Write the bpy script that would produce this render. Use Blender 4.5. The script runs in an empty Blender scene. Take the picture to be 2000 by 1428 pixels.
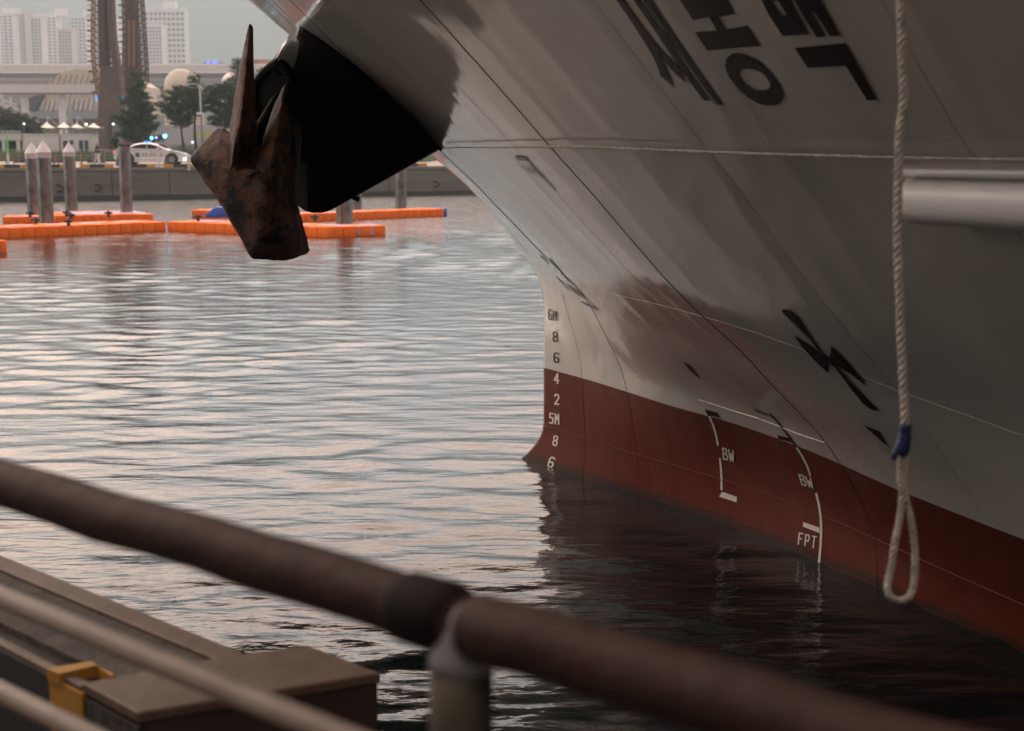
import bpy, bmesh, math, random
import numpy as np
from mathutils import Vector, Matrix, noise
from mathutils.bvhtree import BVHTree
from mathutils.geometry import delaunay_2d_cdt
random.seed(7); rng = np.random.default_rng(7)
S = bpy.context.scene; COL = S.collection
# ------------------------------------------------------------ camera
F = 2778.0; PIT = math.radians(8.42); CAM = Vector((0, 0, 3.0))
SKYK = 4.6; HAZE = 0.00055
HB = [[0.0,0.0,0.0,0.0,-0.0,-0.0,0.0,0.0,0.0,0.0,0.0,0.0,0.0,0.0,0.0,-0.0],[0.046,0.038,0.044,0.054,0.076,0.147,0.198,0.225,0.24,0.246,0.248,0.249,0.249,0.251,0.252,0.254],[0.116,0.104,0.119,0.151,0.215,0.416,0.556,0.634,0.675,0.694,0.7,0.702,0.705,0.708,0.713,0.719],[0.148,0.162,0.204,0.293,0.431,0.741,0.995,1.145,1.222,1.256,1.271,1.279,1.286,1.296,1.309,1.322],[0.16,0.218,0.296,0.431,0.725,1.202,1.515,1.709,1.816,1.874,1.907,1.931,1.953,1.979,2.008,2.038],[0.2,0.321,0.446,0.592,0.979,1.629,2.036,2.271,2.403,2.492,2.557,2.613,2.669,2.728,2.788,2.85],[0.288,0.504,0.715,0.928,1.371,2.049,2.54,2.825,2.983,3.088,3.19,3.298,3.408,3.518,3.626,3.734],[0.416,0.74,1.063,1.401,1.893,2.532,3.047,3.381,3.574,3.695,3.835,4.001,4.169,4.334,4.494,4.652],[0.614,1.024,1.438,1.869,2.358,2.9,3.414,3.838,4.131,4.358,4.557,4.752,4.95,5.151,5.355,5.558],[0.93,1.397,1.867,2.342,2.819,3.293,3.75,4.174,4.551,4.88,5.166,5.426,5.675,5.92,6.166,6.412],[1.362,1.832,2.301,2.764,3.219,3.662,4.092,4.506,4.901,5.273,5.622,5.95,6.262,6.565,6.863,7.159],[1.847,2.287,2.726,3.16,3.588,4.008,4.419,4.822,5.217,5.601,5.975,6.339,6.693,7.04,7.383,7.724],[2.33,2.737,3.144,3.548,3.949,4.345,4.736,5.122,5.503,5.879,6.251,6.617,6.979,7.337,7.693,8.048],[2.782,3.167,3.552,3.934,4.313,4.686,5.054,5.416,5.771,6.119,6.461,6.797,7.129,7.458,7.784,8.11],[3.193,3.569,3.944,4.317,4.683,5.041,5.387,5.719,6.034,6.334,6.62,6.894,7.159,7.418,7.674,7.929],[3.59,3.952,4.318,4.689,5.055,5.408,5.739,6.041,6.307,6.538,6.739,6.919,7.086,7.246,7.408,7.57],[4.049,4.368,4.701,5.061,5.421,5.761,6.072,6.341,6.551,6.701,6.81,6.891,6.956,7.018,7.093,7.174],[4.616,4.918,5.218,5.511,5.791,6.05,6.278,6.47,6.622,6.734,6.809,6.854,6.877,6.885,6.886,6.885]]
HZ = [-1.0, -0.467, 0.067, 0.6, 1.133, 1.667, 2.2, 2.733, 3.267, 3.8, 4.333, 4.867, 5.4, 5.933, 6.467, 7.0]
HA = [0.0, 0.285, 0.807, 1.483, 2.283, 3.19, 4.194, 5.284, 6.456, 7.704, 9.023, 10.41, 11.861, 13.374, 14.947, 16.577, 18.262, 20.0]
SZ = [-0.084, -0.005, 0.125, 0.217, 0.318, 0.433, 0.95, 1.342, 1.591, 1.748, 1.858, 1.984, 2.173, 2.43, 2.781, 3.02, 3.324, 4.461, 4.869]
SS = [-0.481, -0.322, -0.165, -0.073, -0.012, 0.003, 0.0, -0.002, -0.003, -0.034, -0.11, -0.248, -0.481, -0.801, -1.298, -1.731, -2.274, -4.407, -5.335]
HO = [0.3094, 13.7128, 0.0]
SK = {"L0": 0.724, "L1": 1.548, "BW": 2.772, "FP": 3.993, "L2": 4.576}
cd = bpy.data.cameras.new('camera'); cam = bpy.data.objects.new('camera', cd); COL.objects.link(cam)
cam.location = CAM; cam.rotation_euler = (math.radians(90) - PIT, 0, 0)
cd.sensor_width = 36; cd.lens = 50.0; cd.clip_start = 0.05; cd.clip_end = 8000
cd.dof.use_dof = True; cd.dof.focus_distance = 9.8; cd.dof.aperture_fstop = 3.5
S.camera = cam
# ------------------------------------------------------------ world and light
SUN_AZ = math.radians(-38); SUN_EL = math.radians(9)      # azimuth from +Y towards +X
w = bpy.data.worlds.new('World'); S.world = w; w.use_nodes = True
nt = w.node_tree; N = nt.nodes; Lk = nt.links; N.clear()
out = N.new('ShaderNodeOutputWorld'); add = N.new('ShaderNodeAddShader')
sky = N.new('ShaderNodeTexSky'); sky.sky_type = 'NISHITA'; sky.sun_disc = False
sky.sun_elevation = SUN_EL; sky.sun_rotation = SUN_AZ; sky.dust_density = 4
b1 = N.new('ShaderNodeBackground'); b1.inputs[1].default_value = 0.05
Lk.new(sky.outputs[0], b1.inputs[0])
tc = N.new('ShaderNodeTexCoord'); sep = N.new('ShaderNodeSeparateXYZ'); Lk.new(tc.outputs['Generated'], sep.inputs[0])
def M_(op, a, b=None, c=None):
    n = N.new('ShaderNodeMath'); n.operation = op
    for i, v in enumerate((a, b, c)):
        if v is None: continue
        if isinstance(v, (int, float)): n.inputs[i].default_value = v
        else: Lk.new(v, n.inputs[i])
    return n.outputs[0]
zc = M_('ADD', M_('MAXIMUM', sep.outputs[2], 0.0), 0.22)
cmb = N.new('ShaderNodeCombineXYZ')
Lk.new(M_('DIVIDE', sep.outputs[0], zc), cmb.inputs[0]); Lk.new(M_('DIVIDE', sep.outputs[1], zc), cmb.inputs[1])
ns = N.new('ShaderNodeTexNoise'); ns.inputs['Scale'].default_value = 1.5; ns.inputs['Detail'].default_value = 6; ns.inputs['Roughness'].default_value = 0.55
Lk.new(cmb.outputs[0], ns.inputs['Vector'])
cr = N.new('ShaderNodeValToRGB'); e = cr.color_ramp.elements
e[0].position = 0.36; e[0].color = (0.42, 0.46, 0.52, 1); e[1].position = 0.50; e[1].color = (1.0, 0.71, 0.56, 1)
Lk.new(ns.outputs['Fac'], cr.inputs[0])
# brighter towards the sunset (front left), dimmer behind the camera and overhead
az = M_('ADD', M_('MULTIPLY', sep.outputs[0], -0.55), M_('MULTIPLY', sep.outputs[1], 0.83))
azf = M_('MULTIPLY_ADD', M_('POWER', M_('MULTIPLY_ADD', az, 0.5, 0.5), 3.2), 2.1, M_('MULTIPLY_ADD', M_('POWER', M_('MAXIMUM', sep.outputs[2], 0.0), 1.5), 0.95, 0.02))
elf = M_('SUBTRACT', 1.0, M_('MULTIPLY', M_('MAXIMUM', sep.outputs[2], 0.0), 0.62))
lo = N.new('ShaderNodeMapRange'); lo.interpolation_type = 'SMOOTHSTEP'; Lk.new(sep.outputs[2], lo.inputs[0]); lo.inputs[1].default_value = 0.13; lo.inputs[2].default_value = 0.36
mxc = N.new('ShaderNodeMix'); mxc.data_type = 'RGBA'; Lk.new(lo.outputs[0], mxc.inputs[0]); mxc.inputs[6].default_value = (0.27, 0.33, 0.37, 1); Lk.new(cr.outputs[0], mxc.inputs[7])
b2 = N.new('ShaderNodeBackground'); Lk.new(mxc.outputs[2], b2.inputs[0]); hor = N.new('ShaderNodeMapRange'); Lk.new(sep.outputs[2], hor.inputs[0]); hor.inputs[1].default_value = -0.03; hor.inputs[2].default_value = 0.0; hor.inputs[3].default_value = 0.04
Lk.new(M_('MULTIPLY', M_('MULTIPLY', M_('MULTIPLY', azf, elf), SKYK), hor.outputs[0]), b2.inputs[1])   # land, not sky, below the horizon
Lk.new(b1.outputs[0], add.inputs[0]); Lk.new(b2.outputs[0], add.inputs[1]); Lk.new(add.outputs[0], out.inputs[0])
sd = bpy.data.lights.new('sun', 'SUN'); sd.energy = 0.6; sd.angle = math.radians(14); sd.color = (1.0, 0.78, 0.62)
sun = bpy.data.objects.new('sun', sd); COL.objects.link(sun)
sdir = Vector((math.sin(SUN_AZ) * math.cos(SUN_EL), math.cos(SUN_AZ) * math.cos(SUN_EL), math.sin(SUN_EL)))
sun.rotation_euler = sdir.to_track_quat('Z', 'Y').to_euler(); sun.location = sdir * 50
S.view_settings.view_transform = 'Standard'; S.view_settings.look = 'None'; S.view_settings.exposure = 0.22; S.view_settings.gamma = 1
S.render.engine = 'CYCLES'; S.cycles.max_bounces = 8; S.cycles.volume_bounces = 0
# ------------------------------------------------------------ pixel helpers (photograph is 2000 x 1428)
def ray(px, py):
    xc = (px - 1000) / F; yc = (714 - py) / F
    return Vector((xc, math.cos(PIT) + yc * math.sin(PIT), -math.sin(PIT) + yc * math.cos(PIT)))
def at(px, py, Y):
    r = ray(px, py); return CAM + r * (Y / r.y)
def atz(px, py, z):
    r = ray(px, py); return CAM + r * ((z - 3.0) / r.z)
def V(*a): return Vector(a)
# ------------------------------------------------------------ materials
MATS = {}
def mat(name, col, rough=0.6, metal=0.0, var=0.0, vscale=3.0, bump=0.0, bscale=20.0, col2=None, stretch=(1, 1, 1), spec=0.5, emit=None, coat=0.0, space='Object', ior=1.5):
    if name in MATS: return MATS[name]
    m = bpy.data.materials.new(name); m.use_nodes = True; t = m.node_tree; nn = t.nodes; ll = t.links
    p = nn['Principled BSDF']; p.inputs['Base Color'].default_value = (*col, 1); p.inputs['Roughness'].default_value = rough
    p.inputs['Metallic'].default_value = metal; p.inputs['Specular IOR Level'].default_value = spec; p.inputs['Coat Weight'].default_value = coat; p.inputs['IOR'].default_value = ior
    if emit: p.inputs['Emission Color'].default_value = (*emit[0], 1); p.inputs['Emission Strength'].default_value = emit[1]
    if var or bump or col2:
        c = nn.new('ShaderNodeTexCoord'); mp = nn.new('ShaderNodeMapping'); mp.inputs['Scale'].default_value = stretch
        ll.new(c.outputs[space], mp.inputs[0])
    if var or col2:
        n1 = nn.new('ShaderNodeTexNoise'); n1.inputs['Scale'].default_value = vscale; n1.inputs['Detail'].default_value = 8; n1.inputs['Roughness'].default_value = 0.65
        ll.new(mp.outputs[0], n1.inputs['Vector'])
        r = nn.new('ShaderNodeValToRGB'); r.color_ramp.elements[0].position = 0.35; r.color_ramp.elements[1].position = 0.65
        c2 = col2 if col2 else tuple(min(1, x * (1 + var)) for x in col); c1 = col if col2 else tuple(x * (1 - var) for x in col)
        r.color_ramp.elements[0].color = (*c1, 1); r.color_ramp.elements[1].color = (*c2, 1)
        ll.new(n1.outputs['Fac'], r.inputs[0]); ll.new(r.outputs[0], p.inputs['Base Color'])
    if bump:
        n2 = nn.new('ShaderNodeTexNoise'); n2.inputs['Scale'].default_value = bscale; n2.inputs['Detail'].default_value = 5
        ll.new(mp.outputs[0], n2.inputs['Vector']); bp = nn.new('ShaderNodeBump'); bp.inputs['Strength'].default_value = bump; bp.inputs['Distance'].default_value = 0.02
        ll.new(n2.outputs['Fac'], bp.inputs['Height']); ll.new(bp.outputs[0], p.inputs['Normal'])
    MATS[name] = m; return m
# ------------------------------------------------------------ object helpers
def tag(o, label=None, cat=None, group=None, kind=None):
    if label: o['label'] = label
    if cat: o['category'] = cat
    if group: o['group'] = group
    if kind: o['kind'] = kind
    return o
def root(name, loc, label, cat, group=None, rz=0.0, mw=None):
    o = bpy.data.objects.new(name, None); COL.objects.link(o); o.empty_display_size = 0.2
    o.matrix_world = mw if mw is not None else Matrix.Translation(Vector(loc)) @ Matrix.Rotation(rz, 4, 'Z')
    return tag(o, label, cat, group)
RM = {}
def mw(o):
    m = o.matrix_basis.copy()
    if o.parent: m = mw(o.parent) @ m
    return m
class MB:
    def __init__(s): s.v = []; s.f = []; s.mi = []
    def add(s, vs, fs, mi=0):
        k = len(s.v); s.v += [Vector(x) for x in vs]; s.f += [tuple(i + k for i in f) for f in fs]; s.mi += [mi] * len(fs); return s
    def box(s, c, d, rz=0.0, mi=0, M=None):
        c = Vector(c); R = M if M is not None else Matrix.Rotation(rz, 3, 'Z')
        vs = [c + R @ Vector((x * d[0] / 2, y * d[1] / 2, z * d[2] / 2)) for x in (-1, 1) for y in (-1, 1) for z in (-1, 1)]
        return s.add(vs, [(0, 1, 3, 2), (4, 6, 7, 5), (0, 4, 5, 1), (2, 3, 7, 6), (0, 2, 6, 4), (1, 5, 7, 3)], mi)
    def bar(s, p, q, w_, h=None, mi=0):
        p = Vector(p); q = Vector(q); h = h or w_; d = q - p; L = d.length
        if L < 1e-6: return s
        z = d / L; up = Vector((0, 0, 1)) if abs(z.z) < 0.95 else Vector((0, 1, 0)); x = z.cross(up).normalized(); y = x.cross(z)
        M = Matrix((x, z, y)).transposed(); return s.box((p + q) / 2, (w_, L, h), mi=mi, M=M)
    def tube(s, pts, r, n=10, cap=True, mi=0, closed=False):
        pts = [Vector(p) for p in pts]; m = len(pts); rr = r if hasattr(r, '__len__') else [r] * m
        tan = [(pts[min(i + 1, m - 1)] - pts[max(i - 1, 0)]).normalized() for i in range(m)]
        if closed: tan = [(pts[(i + 1) % m] - pts[i - 1]).normalized() for i in range(m)]
        a = Vector((0, 0, 1)) if abs(tan[0].z) < 0.9 else Vector((1, 0, 0)); nrm = (a - tan[0] * a.dot(tan[0])).normalized()
        vs = []
        for i in range(m):
            nrm = (nrm - tan[i] * nrm.dot(tan[i])).normalized(); bn = tan[i].cross(nrm)
            for k in range(n):
                t = 2 * math.pi * k / n; vs.append(pts[i] + (nrm * math.cos(t) + bn * math.sin(t)) * rr[i])
        fs = []
        for i in range(m if closed else m - 1):
            j = (i + 1) % m
            for k in range(n): fs.append((i * n + k, i * n + (k + 1) % n, j * n + (k + 1) % n, j * n + k))
        if cap and not closed: fs += [tuple(range(n))[::-1], tuple((m - 1) * n + k for k in range(n))]
        return s.add(vs, fs, mi)
    def prism(s, poly, z0, z1, mi=0):
        n = len(poly); vs = [Vector((p[0], p[1], z0)) for p in poly] + [Vector((p[0], p[1], z1)) for p in poly]
        return s.add(vs, [tuple(range(n))[::-1], tuple(range(n, 2 * n))] + [(i, (i + 1) % n, n + (i + 1) % n, n + i) for i in range(n)], mi)
    def extr(s, poly, dv, mi=0):
        n = len(poly); vs = [Vector(p) for p in poly] + [Vector(p) + Vector(dv) for p in poly]
        return s.add(vs, [tuple(range(n)), tuple(range(n, 2 * n))[::-1]] + [(i, n + i, n + (i + 1) % n, (i + 1) % n) for i in range(n)], mi)
    def hull(s, pts, mi=0):
        bm = bmesh.new(); [bm.verts.new(p) for p in pts]; r = bmesh.ops.convex_hull(bm, input=bm.verts)
        junk = [g for g in r['geom_interior'] if isinstance(g, bmesh.types.BMVert)]; bmesh.ops.delete(bm, geom=list(set(junk)), context='VERTS')
        bm.verts.index_update(); s.add([v.co.copy() for v in bm.verts], [tuple(v.index for v in f.verts) for f in bm.faces], mi); bm.free(); return s
    def build(s, name, m, parent=None, local=False, smooth=False, bevel=0.0, seg=2, recalc=True, ang=None):
        me = bpy.data.meshes.new(name); vs = s.v
        if parent is not None and not local:
            inv = mw(parent).inverted(); vs = [inv @ v for v in vs]
        me.from_pydata([tuple(v) for v in vs], [], s.f)
        for x in (m if isinstance(m, (list, tuple)) else [m]): me.materials.append(x)
        me.polygons.foreach_set('material_index', s.mi)
        if recalc or bevel:
            bm = bmesh.new(); bm.from_mesh(me)
            if recalc: bmesh.ops.recalc_face_normals(bm, faces=bm.faces)
            if bevel: bmesh.ops.bevel(bm, geom=[x for x in bm.edges if len(x.link_faces) == 2 and x.calc_face_angle(0) > 0.5], offset=bevel, segments=seg, affect='EDGES', profile=0.5)
            bm.to_mesh(me); bm.free()
        if smooth or ang:
            me.polygons.foreach_set('use_smooth', [True] * len(me.polygons))
            if ang: me.set_sharp_from_angle(angle=math.radians(ang))
        me.update(); o = bpy.data.objects.new(name, me); COL.objects.link(o)
        if parent is not None: o.parent = parent
        return o
def copy_tree(o, parent=None):
    c = o.copy(); COL.objects.link(c); c.parent = parent
    for ch in o.children: copy_tree(ch, c)
    return c
# ============================================================ water and ground
m_water = bpy.data.materials.new('harbour_water'); m_water.use_nodes = True
t = m_water.node_tree; nn = t.nodes; ll = t.links; p = nn['Principled BSDF']
p.inputs['Base Color'].default_value = (0.006, 0.010, 0.010, 1); p.inputs['Roughness'].default_value = 0.03; p.inputs['IOR'].default_value = 1.34
c = nn.new('ShaderNodeTexCoord'); bprev = None
sy = nn.new('ShaderNodeSeparateXYZ'); ll.new(c.outputs['Object'], sy.inputs[0]); yr = nn.new('ShaderNodeMapRange'); ll.new(sy.outputs[1], yr.inputs[0])   # ruffled close to the quay, calmer in the open basin
yr.inputs[1].default_value = 8; yr.inputs[2].default_value = 14; yr.inputs[3].default_value = 0.9; yr.inputs[4].default_value = 0.52
for sc, st, dist, stretch in ((2.4, 0.7, 0.050, (0.30, 1, 1)), (6.0, 0.7, 0.026, (0.35, 1, 1)), (15.0, 0.6, 0.010, (0.5, 1, 1)), (34.0, 0.5, 0.003, (0.6, 1, 1))):
    mp = nn.new('ShaderNodeMapping'); mp.inputs['Scale'].default_value = stretch; ll.new(c.outputs['Object'], mp.inputs[0])
    n1 = nn.new('ShaderNodeTexNoise'); n1.inputs['Scale'].default_value = sc; n1.inputs['Detail'].default_value = 3; ll.new(mp.outputs[0], n1.inputs['Vector'])
    b = nn.new('ShaderNodeBump'); ms_ = nn.new('ShaderNodeMath'); ms_.operation = 'MULTIPLY'; ms_.inputs[1].default_value = st; ll.new(yr.outputs[0], ms_.inputs[0]); ll.new(ms_.outputs[0], b.inputs['Strength']); b.inputs['Distance'].default_value = dist
    ll.new(n1.outputs['Fac'], b.inputs['Height'])
    if bprev: ll.new(bprev.outputs[0], b.inputs['Normal'])
    bprev = b
# open basin beyond the pontoons is ruffled by the wind
yf = nn.new('ShaderNodeMapRange'); ll.new(sy.outputs[1], yf.inputs[0]); yf.inputs[1].default_value = 46; yf.inputs[2].default_value = 72; yf.inputs[3].default_value = 0.0; yf.inputs[4].default_value = 1.0
nfar = nn.new('ShaderNodeTexNoise'); nfar.inputs['Scale'].default_value = 1.6; nfar.inputs['Detail'].default_value = 4; mpf = nn.new('ShaderNodeMapping'); mpf.inputs['Scale'].default_value = (0.4, 1, 1); ll.new(c.outputs['Object'], mpf.inputs[0]); ll.new(mpf.outputs[0], nfar.inputs['Vector'])
bf = nn.new('ShaderNodeBump'); bf.inputs['Distance'].default_value = 0.35; ll.new(yf.outputs[0], bf.inputs['Strength']); ll.new(nfar.outputs['Fac'], bf.inputs['Height']); ll.new(bprev.outputs[0], bf.inputs['Normal']); bprev = bf
ll.new(bprev.outputs[0], p.inputs['Normal'])
def axis(pts):
    out = []
    for (a, b, st0, st1) in pts:
        x = a; 
        while x < b - 1e-6:
            out.append(x); f = (x - a) / (b - a); x += st0 + (st1 - st0) * f
    return out
ys = np.array(axis([(-6, 2.5, 0.5, 0.06), (2.5, 16, 0.035, 0.055), (16, 40, 0.055, 0.14), (40, 112, 0.14, 0.8)]) + [112.0])
xr = axis([(0, 5, 0.05, 0.055), (5, 12, 0.055, 0.14), (12, 60, 0.14, 1.2), (60, 140, 1.2, 6)]) + [140.0]
xs = np.array([-x for x in xr[::-1]] + xr[1:])
XX, YY = np.meshgrid(xs, ys); ZZ = np.zeros_like(XX)
w_rng = np.random.default_rng(11)
def fade(lam):   # short waves fade out where the mesh is too coarse to carry them
    st = np.interp(YY, [0, 16, 40, 112], [0.04, 0.055, 0.14, 0.8]) + np.interp(np.abs(XX), [0, 12, 60], [0.0, 0.09, 1.1])
    return np.clip((lam / st - 2.0) / 2.5, 0, 1)
for k in range(130):
    lam = 0.13 * (1.5 / 0.13) ** (w_rng.random() ** 1.5); th = math.radians(92 + w_rng.normal(0, 24)); K = 2 * math.pi / lam
    amp = 0.0022 * lam ** 0.72
    ph = w_rng.random() * 6.28; cal = np.interp(YY, [8, 12, 40], [1.0, 0.7, 0.9]) if lam < 0.45 else np.interp(YY, [6, 11, 14, 40], [0.9, 1.0, 1.05, 1.05]); ZZ += cal * fade(lam) * amp * np.sin(K * (XX * math.cos(th) + YY * math.sin(th)) + ph + 0.6 * np.sin(0.7 * XX + 0.33 * YY + ph))
# calmer patches and gustier patches
patch = 0.75 + 0.45 * np.sin(XX * 0.31 + 1.3 * np.sin(YY * 0.13)) * np.sin(YY * 0.27 + 0.8 * np.sin(XX * 0.21))
ZZ *= patch * np.interp(YY, [2, 6, 9, 14, 25], [1.3, 1.2, 0.85, 0.62, 0.8])
# ripples thrown off where the bulb breaks the surface
bx, by = -0.35, 13.9
R = np.hypot((XX - bx) * 0.75, YY - by); ZZ += 0.010 * np.sin(R * 9.5) * np.exp(-((R - 0.6) / 0.8) ** 2)
ny, nx = XX.shape; me = bpy.data.meshes.new('water'); me.vertices.add(nx * ny)
me.vertices.foreach_set('co', np.stack([XX, YY, ZZ], -1).reshape(-1).astype(np.float32))
I = (np.arange(ny - 1)[:, None] * nx + np.arange(nx - 1)[None, :]); quads = np.stack([I, I + 1, I + nx + 1, I + nx], -1).reshape(-1)
nq = (nx - 1) * (ny - 1); me.loops.add(nq * 4); me.loops.foreach_set('vertex_index', quads.astype(np.int32)); me.polygons.add(nq)
me.polygons.foreach_set('loop_start', np.arange(nq, dtype=np.int32) * 4); me.polygons.foreach_set('use_smooth', np.ones(nq, bool))
me.update(calc_edges=True); me.materials.append(m_water)
water = bpy.data.objects.new('water', me); COL.objects.link(water); tag(water, kind='structure')

# ============================================================ ship
PHI = math.radians(40); U = V(math.sin(PHI), -math.cos(PHI), 0); W_ = V(-math.cos(PHI), -math.sin(PHI), 0)
O = Vector(HO); SHIPM = Matrix.Translation(O) @ Matrix((U, -W_, V(0, 0, 1))).transposed().to_4x4()
ship = root('ship', O, 'large white ship with a red underbody, flared bow towering over the water beside the quay', 'ship', mw=SHIPM)
HBa = np.array(HB); HAa = np.array(HA); HZa = np.array(HZ)
def cub(p0, p1, p2, p3, t, x0, x1, x2, x3):
    m1 = (p2 - p0) / (x2 - x0); m2 = (p3 - p1) / (x3 - x1); h = x2 - x1
    return (2*t**3-3*t**2+1)*p1 + (t**3-2*t**2+t)*h*m1 + (-2*t**3+3*t**2)*p2 + (t**3-t**2)*h*m2
def interp_axis(G, xg, x):   # cubic along axis 0
    i = int(np.clip(np.searchsorted(xg, x) - 1, 0, len(xg) - 2)); t_ = (x - xg[i]) / (xg[i+1] - xg[i])
    i0 = max(i - 1, 0); i3 = min(i + 2, len(xg) - 1)
    x0 = xg[i0] if i0 < i else xg[i] - (xg[i+1]-xg[i]); x3 = xg[i3] if i3 > i + 1 else xg[i+1] + (xg[i+1]-xg[i])
    p0 = G[i0] if i0 < i else 2 * G[i] - G[i+1]; p3 = G[i3] if i3 > i + 1 else 2 * G[i+1] - G[i]
    return cub(p0, G[i], G[i+1], p3, t_, x0, xg[i], xg[i+1], x3)
SZa = np.array([-1.0, -0.5] + SZ + [7.5]); SSa = np.array([-1.15, -0.95] + SS + [-10.0])
def sstem(z):
    # smoothed piecewise stem profile
    return float(np.mean([np.interp(z + d, SZa, SSa) for d in (-0.05, -0.025, 0, 0.025, 0.05)]))
def halfb(s, z):
    a = max(0.0, s - sstem(z)); z = min(max(z, HZa[0]), HZa[-1])
    col = interp_axis(HBa, HAa, min(a, 20)) ; return max(0.0, float(interp_axis(col, HZa, z)))
def hpt(s, z, off=0.0): return O + U * s + W_ * (halfb(s, z) + off) + V(0, 0, z)
al = [0, .03, .07, .12, .18, .25, .33, .42] + [0.5 + 0.125 * i for i in range(0, 61)] + [8.2 + 0.3 * i for i in range(27)]
zl = list(np.linspace(-1, 0, 12)) + list(np.linspace(0.06, 7.2, 110))
hv = []; hf = []; na_, nz_ = len(al), len(zl)
for side in (1, -1):
    for a in al:
        for z in zl:
            ss = sstem(z); b = halfb(ss + a, z) if a > 0 else 0.0
            hv.append(V(ss + a if a < al[-1] else 16.0, -side * b, z))
def hid(sd_, i, j): return sd_ * na_ * nz_ + i * nz_ + j
for sd_ in (0, 1):
    for i in range(na_ - 1):
        for j in range(nz_ - 1):
            q = (hid(sd_, i, j), hid(sd_, i + 1, j), hid(sd_, i + 1, j + 1), hid(sd_, i, j + 1))
            hf.append(q if sd_ == 0 else q[::-1])
for i in range(na_ - 1): hf.append((hid(0, i, nz_-1), hid(0, i+1, nz_-1), hid(1, i+1, nz_-1), hid(1, i, nz_-1)))
for j in range(nz_ - 1): hf.append((hid(0, na_-1, j), hid(1, na_-1, j), hid(1, na_-1, j+1), hid(0, na_-1, j+1)))
# paint: white above the boot-top line, red anti-fouling below, plates slightly rippled along the frames
m_hull = bpy.data.materials.new('hull_paint'); m_hull.use_nodes = True; t = m_hull.node_tree; nn = t.nodes; ll = t.links; p = nn['Principled BSDF']
def NN(kind, **kw):
    n = nn.new(kind)
    for k, v in kw.items():
        if hasattr(n, k): setattr(n, k, v)
        else: n.inputs[k.replace('_', ' ')].default_value = v
    return n
c = NN('ShaderNodeTexCoord'); sx = NN('ShaderNodeSeparateXYZ'); ll.new(c.outputs['Object'], sx.inputs[0])
gt = NN('ShaderNodeMath', operation='GREATER_THAN'); ll.new(sx.outputs[2], gt.inputs[0]); gt.inputs[1].default_value = 0.95
mpw = NN('ShaderNodeMapping'); mpw.inputs['Scale'].default_value = (1, 1, 0.4); ll.new(c.outputs['Object'], mpw.inputs[0])
nw = NN('ShaderNodeTexNoise', Scale=1.6, Detail=7.0, Roughness=0.6); ll.new(mpw.outputs[0], nw.inputs['Vector'])
rw = NN('ShaderNodeValToRGB'); rw.color_ramp.elements[0].position = .3; rw.color_ramp.elements[1].position = .7
rw.color_ramp.elements[0].color = (0.62, 0.585, 0.54, 1); rw.color_ramp.elements[1].color = (0.68, 0.645, 0.60, 1); ll.new(nw.outputs['Fac'], rw.inputs[0])
mpr = NN('ShaderNodeMapping'); mpr.inputs['Scale'].default_value = (6, 6, 0.7); ll.new(c.outputs['Object'], mpr.inputs[0])
nr = NN('ShaderNodeTexNoise', Scale=1.5, Detail=8.0, Roughness=0.7); ll.new(mpr.outputs[0], nr.inputs['Vector'])
rr = NN('ShaderNodeValToRGB'); rr.color_ramp.elements[0].position = .3; rr.color_ramp.elements[1].position = .75
rr.color_ramp.elements[0].color = (0.112, 0.0185, 0.0105, 1); rr.color_ramp.elements[1].color = (0.175, 0.033, 0.018, 1); ll.new(nr.outputs['Fac'], rr.inputs[0])
mx = NN('ShaderNodeMix', data_type='RGBA'); ll.new(gt.outputs[0], mx.inputs[0]); nsc = NN('ShaderNodeTexNoise', Scale=9.0, Detail=6.0, Roughness=0.7); ll.new(c.outputs['Object'], nsc.inputs['Vector'])
ad_ = NN('ShaderNodeMath', operation='MULTIPLY_ADD'); ll.new(nsc.outputs['Fac'], ad_.inputs[0]); ad_.inputs[1].default_value = 0.16; ll.new(sx.outputs[2], ad_.inputs[2])
scm = NN('ShaderNodeMapRange'); ll.new(ad_.outputs[0], scm.inputs[0]); scm.inputs[1].default_value = 0.13; scm.inputs[2].default_value = 0.17; scm.inputs[3].default_value = 1.0; scm.inputs[4].default_value = 0.0
mxs = NN('ShaderNodeMix', data_type='RGBA'); ll.new(scm.outputs[0], mxs.inputs[0]); ll.new(rr.outputs[0], mxs.inputs[6]); mxs.inputs[7].default_value = (0.060, 0.022, 0.013, 1)   # weed and slime along the waterline
ll.new(mxs.outputs[2], mx.inputs[6]); ll.new(rw.outputs[0], mx.inputs[7]); ll.new(mx.outputs[2], p.inputs['Base Color'])
ro = NN('ShaderNodeMapRange'); ll.new(gt.outputs[0], ro.inputs[0]); ro.inputs[3].default_value = 0.42; ro.inputs[4].default_value = 0.10; ll.new(ro.outputs[0], p.inputs['Roughness'])
p.inputs['IOR'].default_value = 1.5
sp_ = NN('ShaderNodeMapRange'); ll.new(gt.outputs[0], sp_.inputs[0]); sp_.inputs[3].default_value = 0.18; sp_.inputs[4].default_value = 0.5; ll.new(sp_.outputs[0], p.inputs['Specular IOR Level'])
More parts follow.
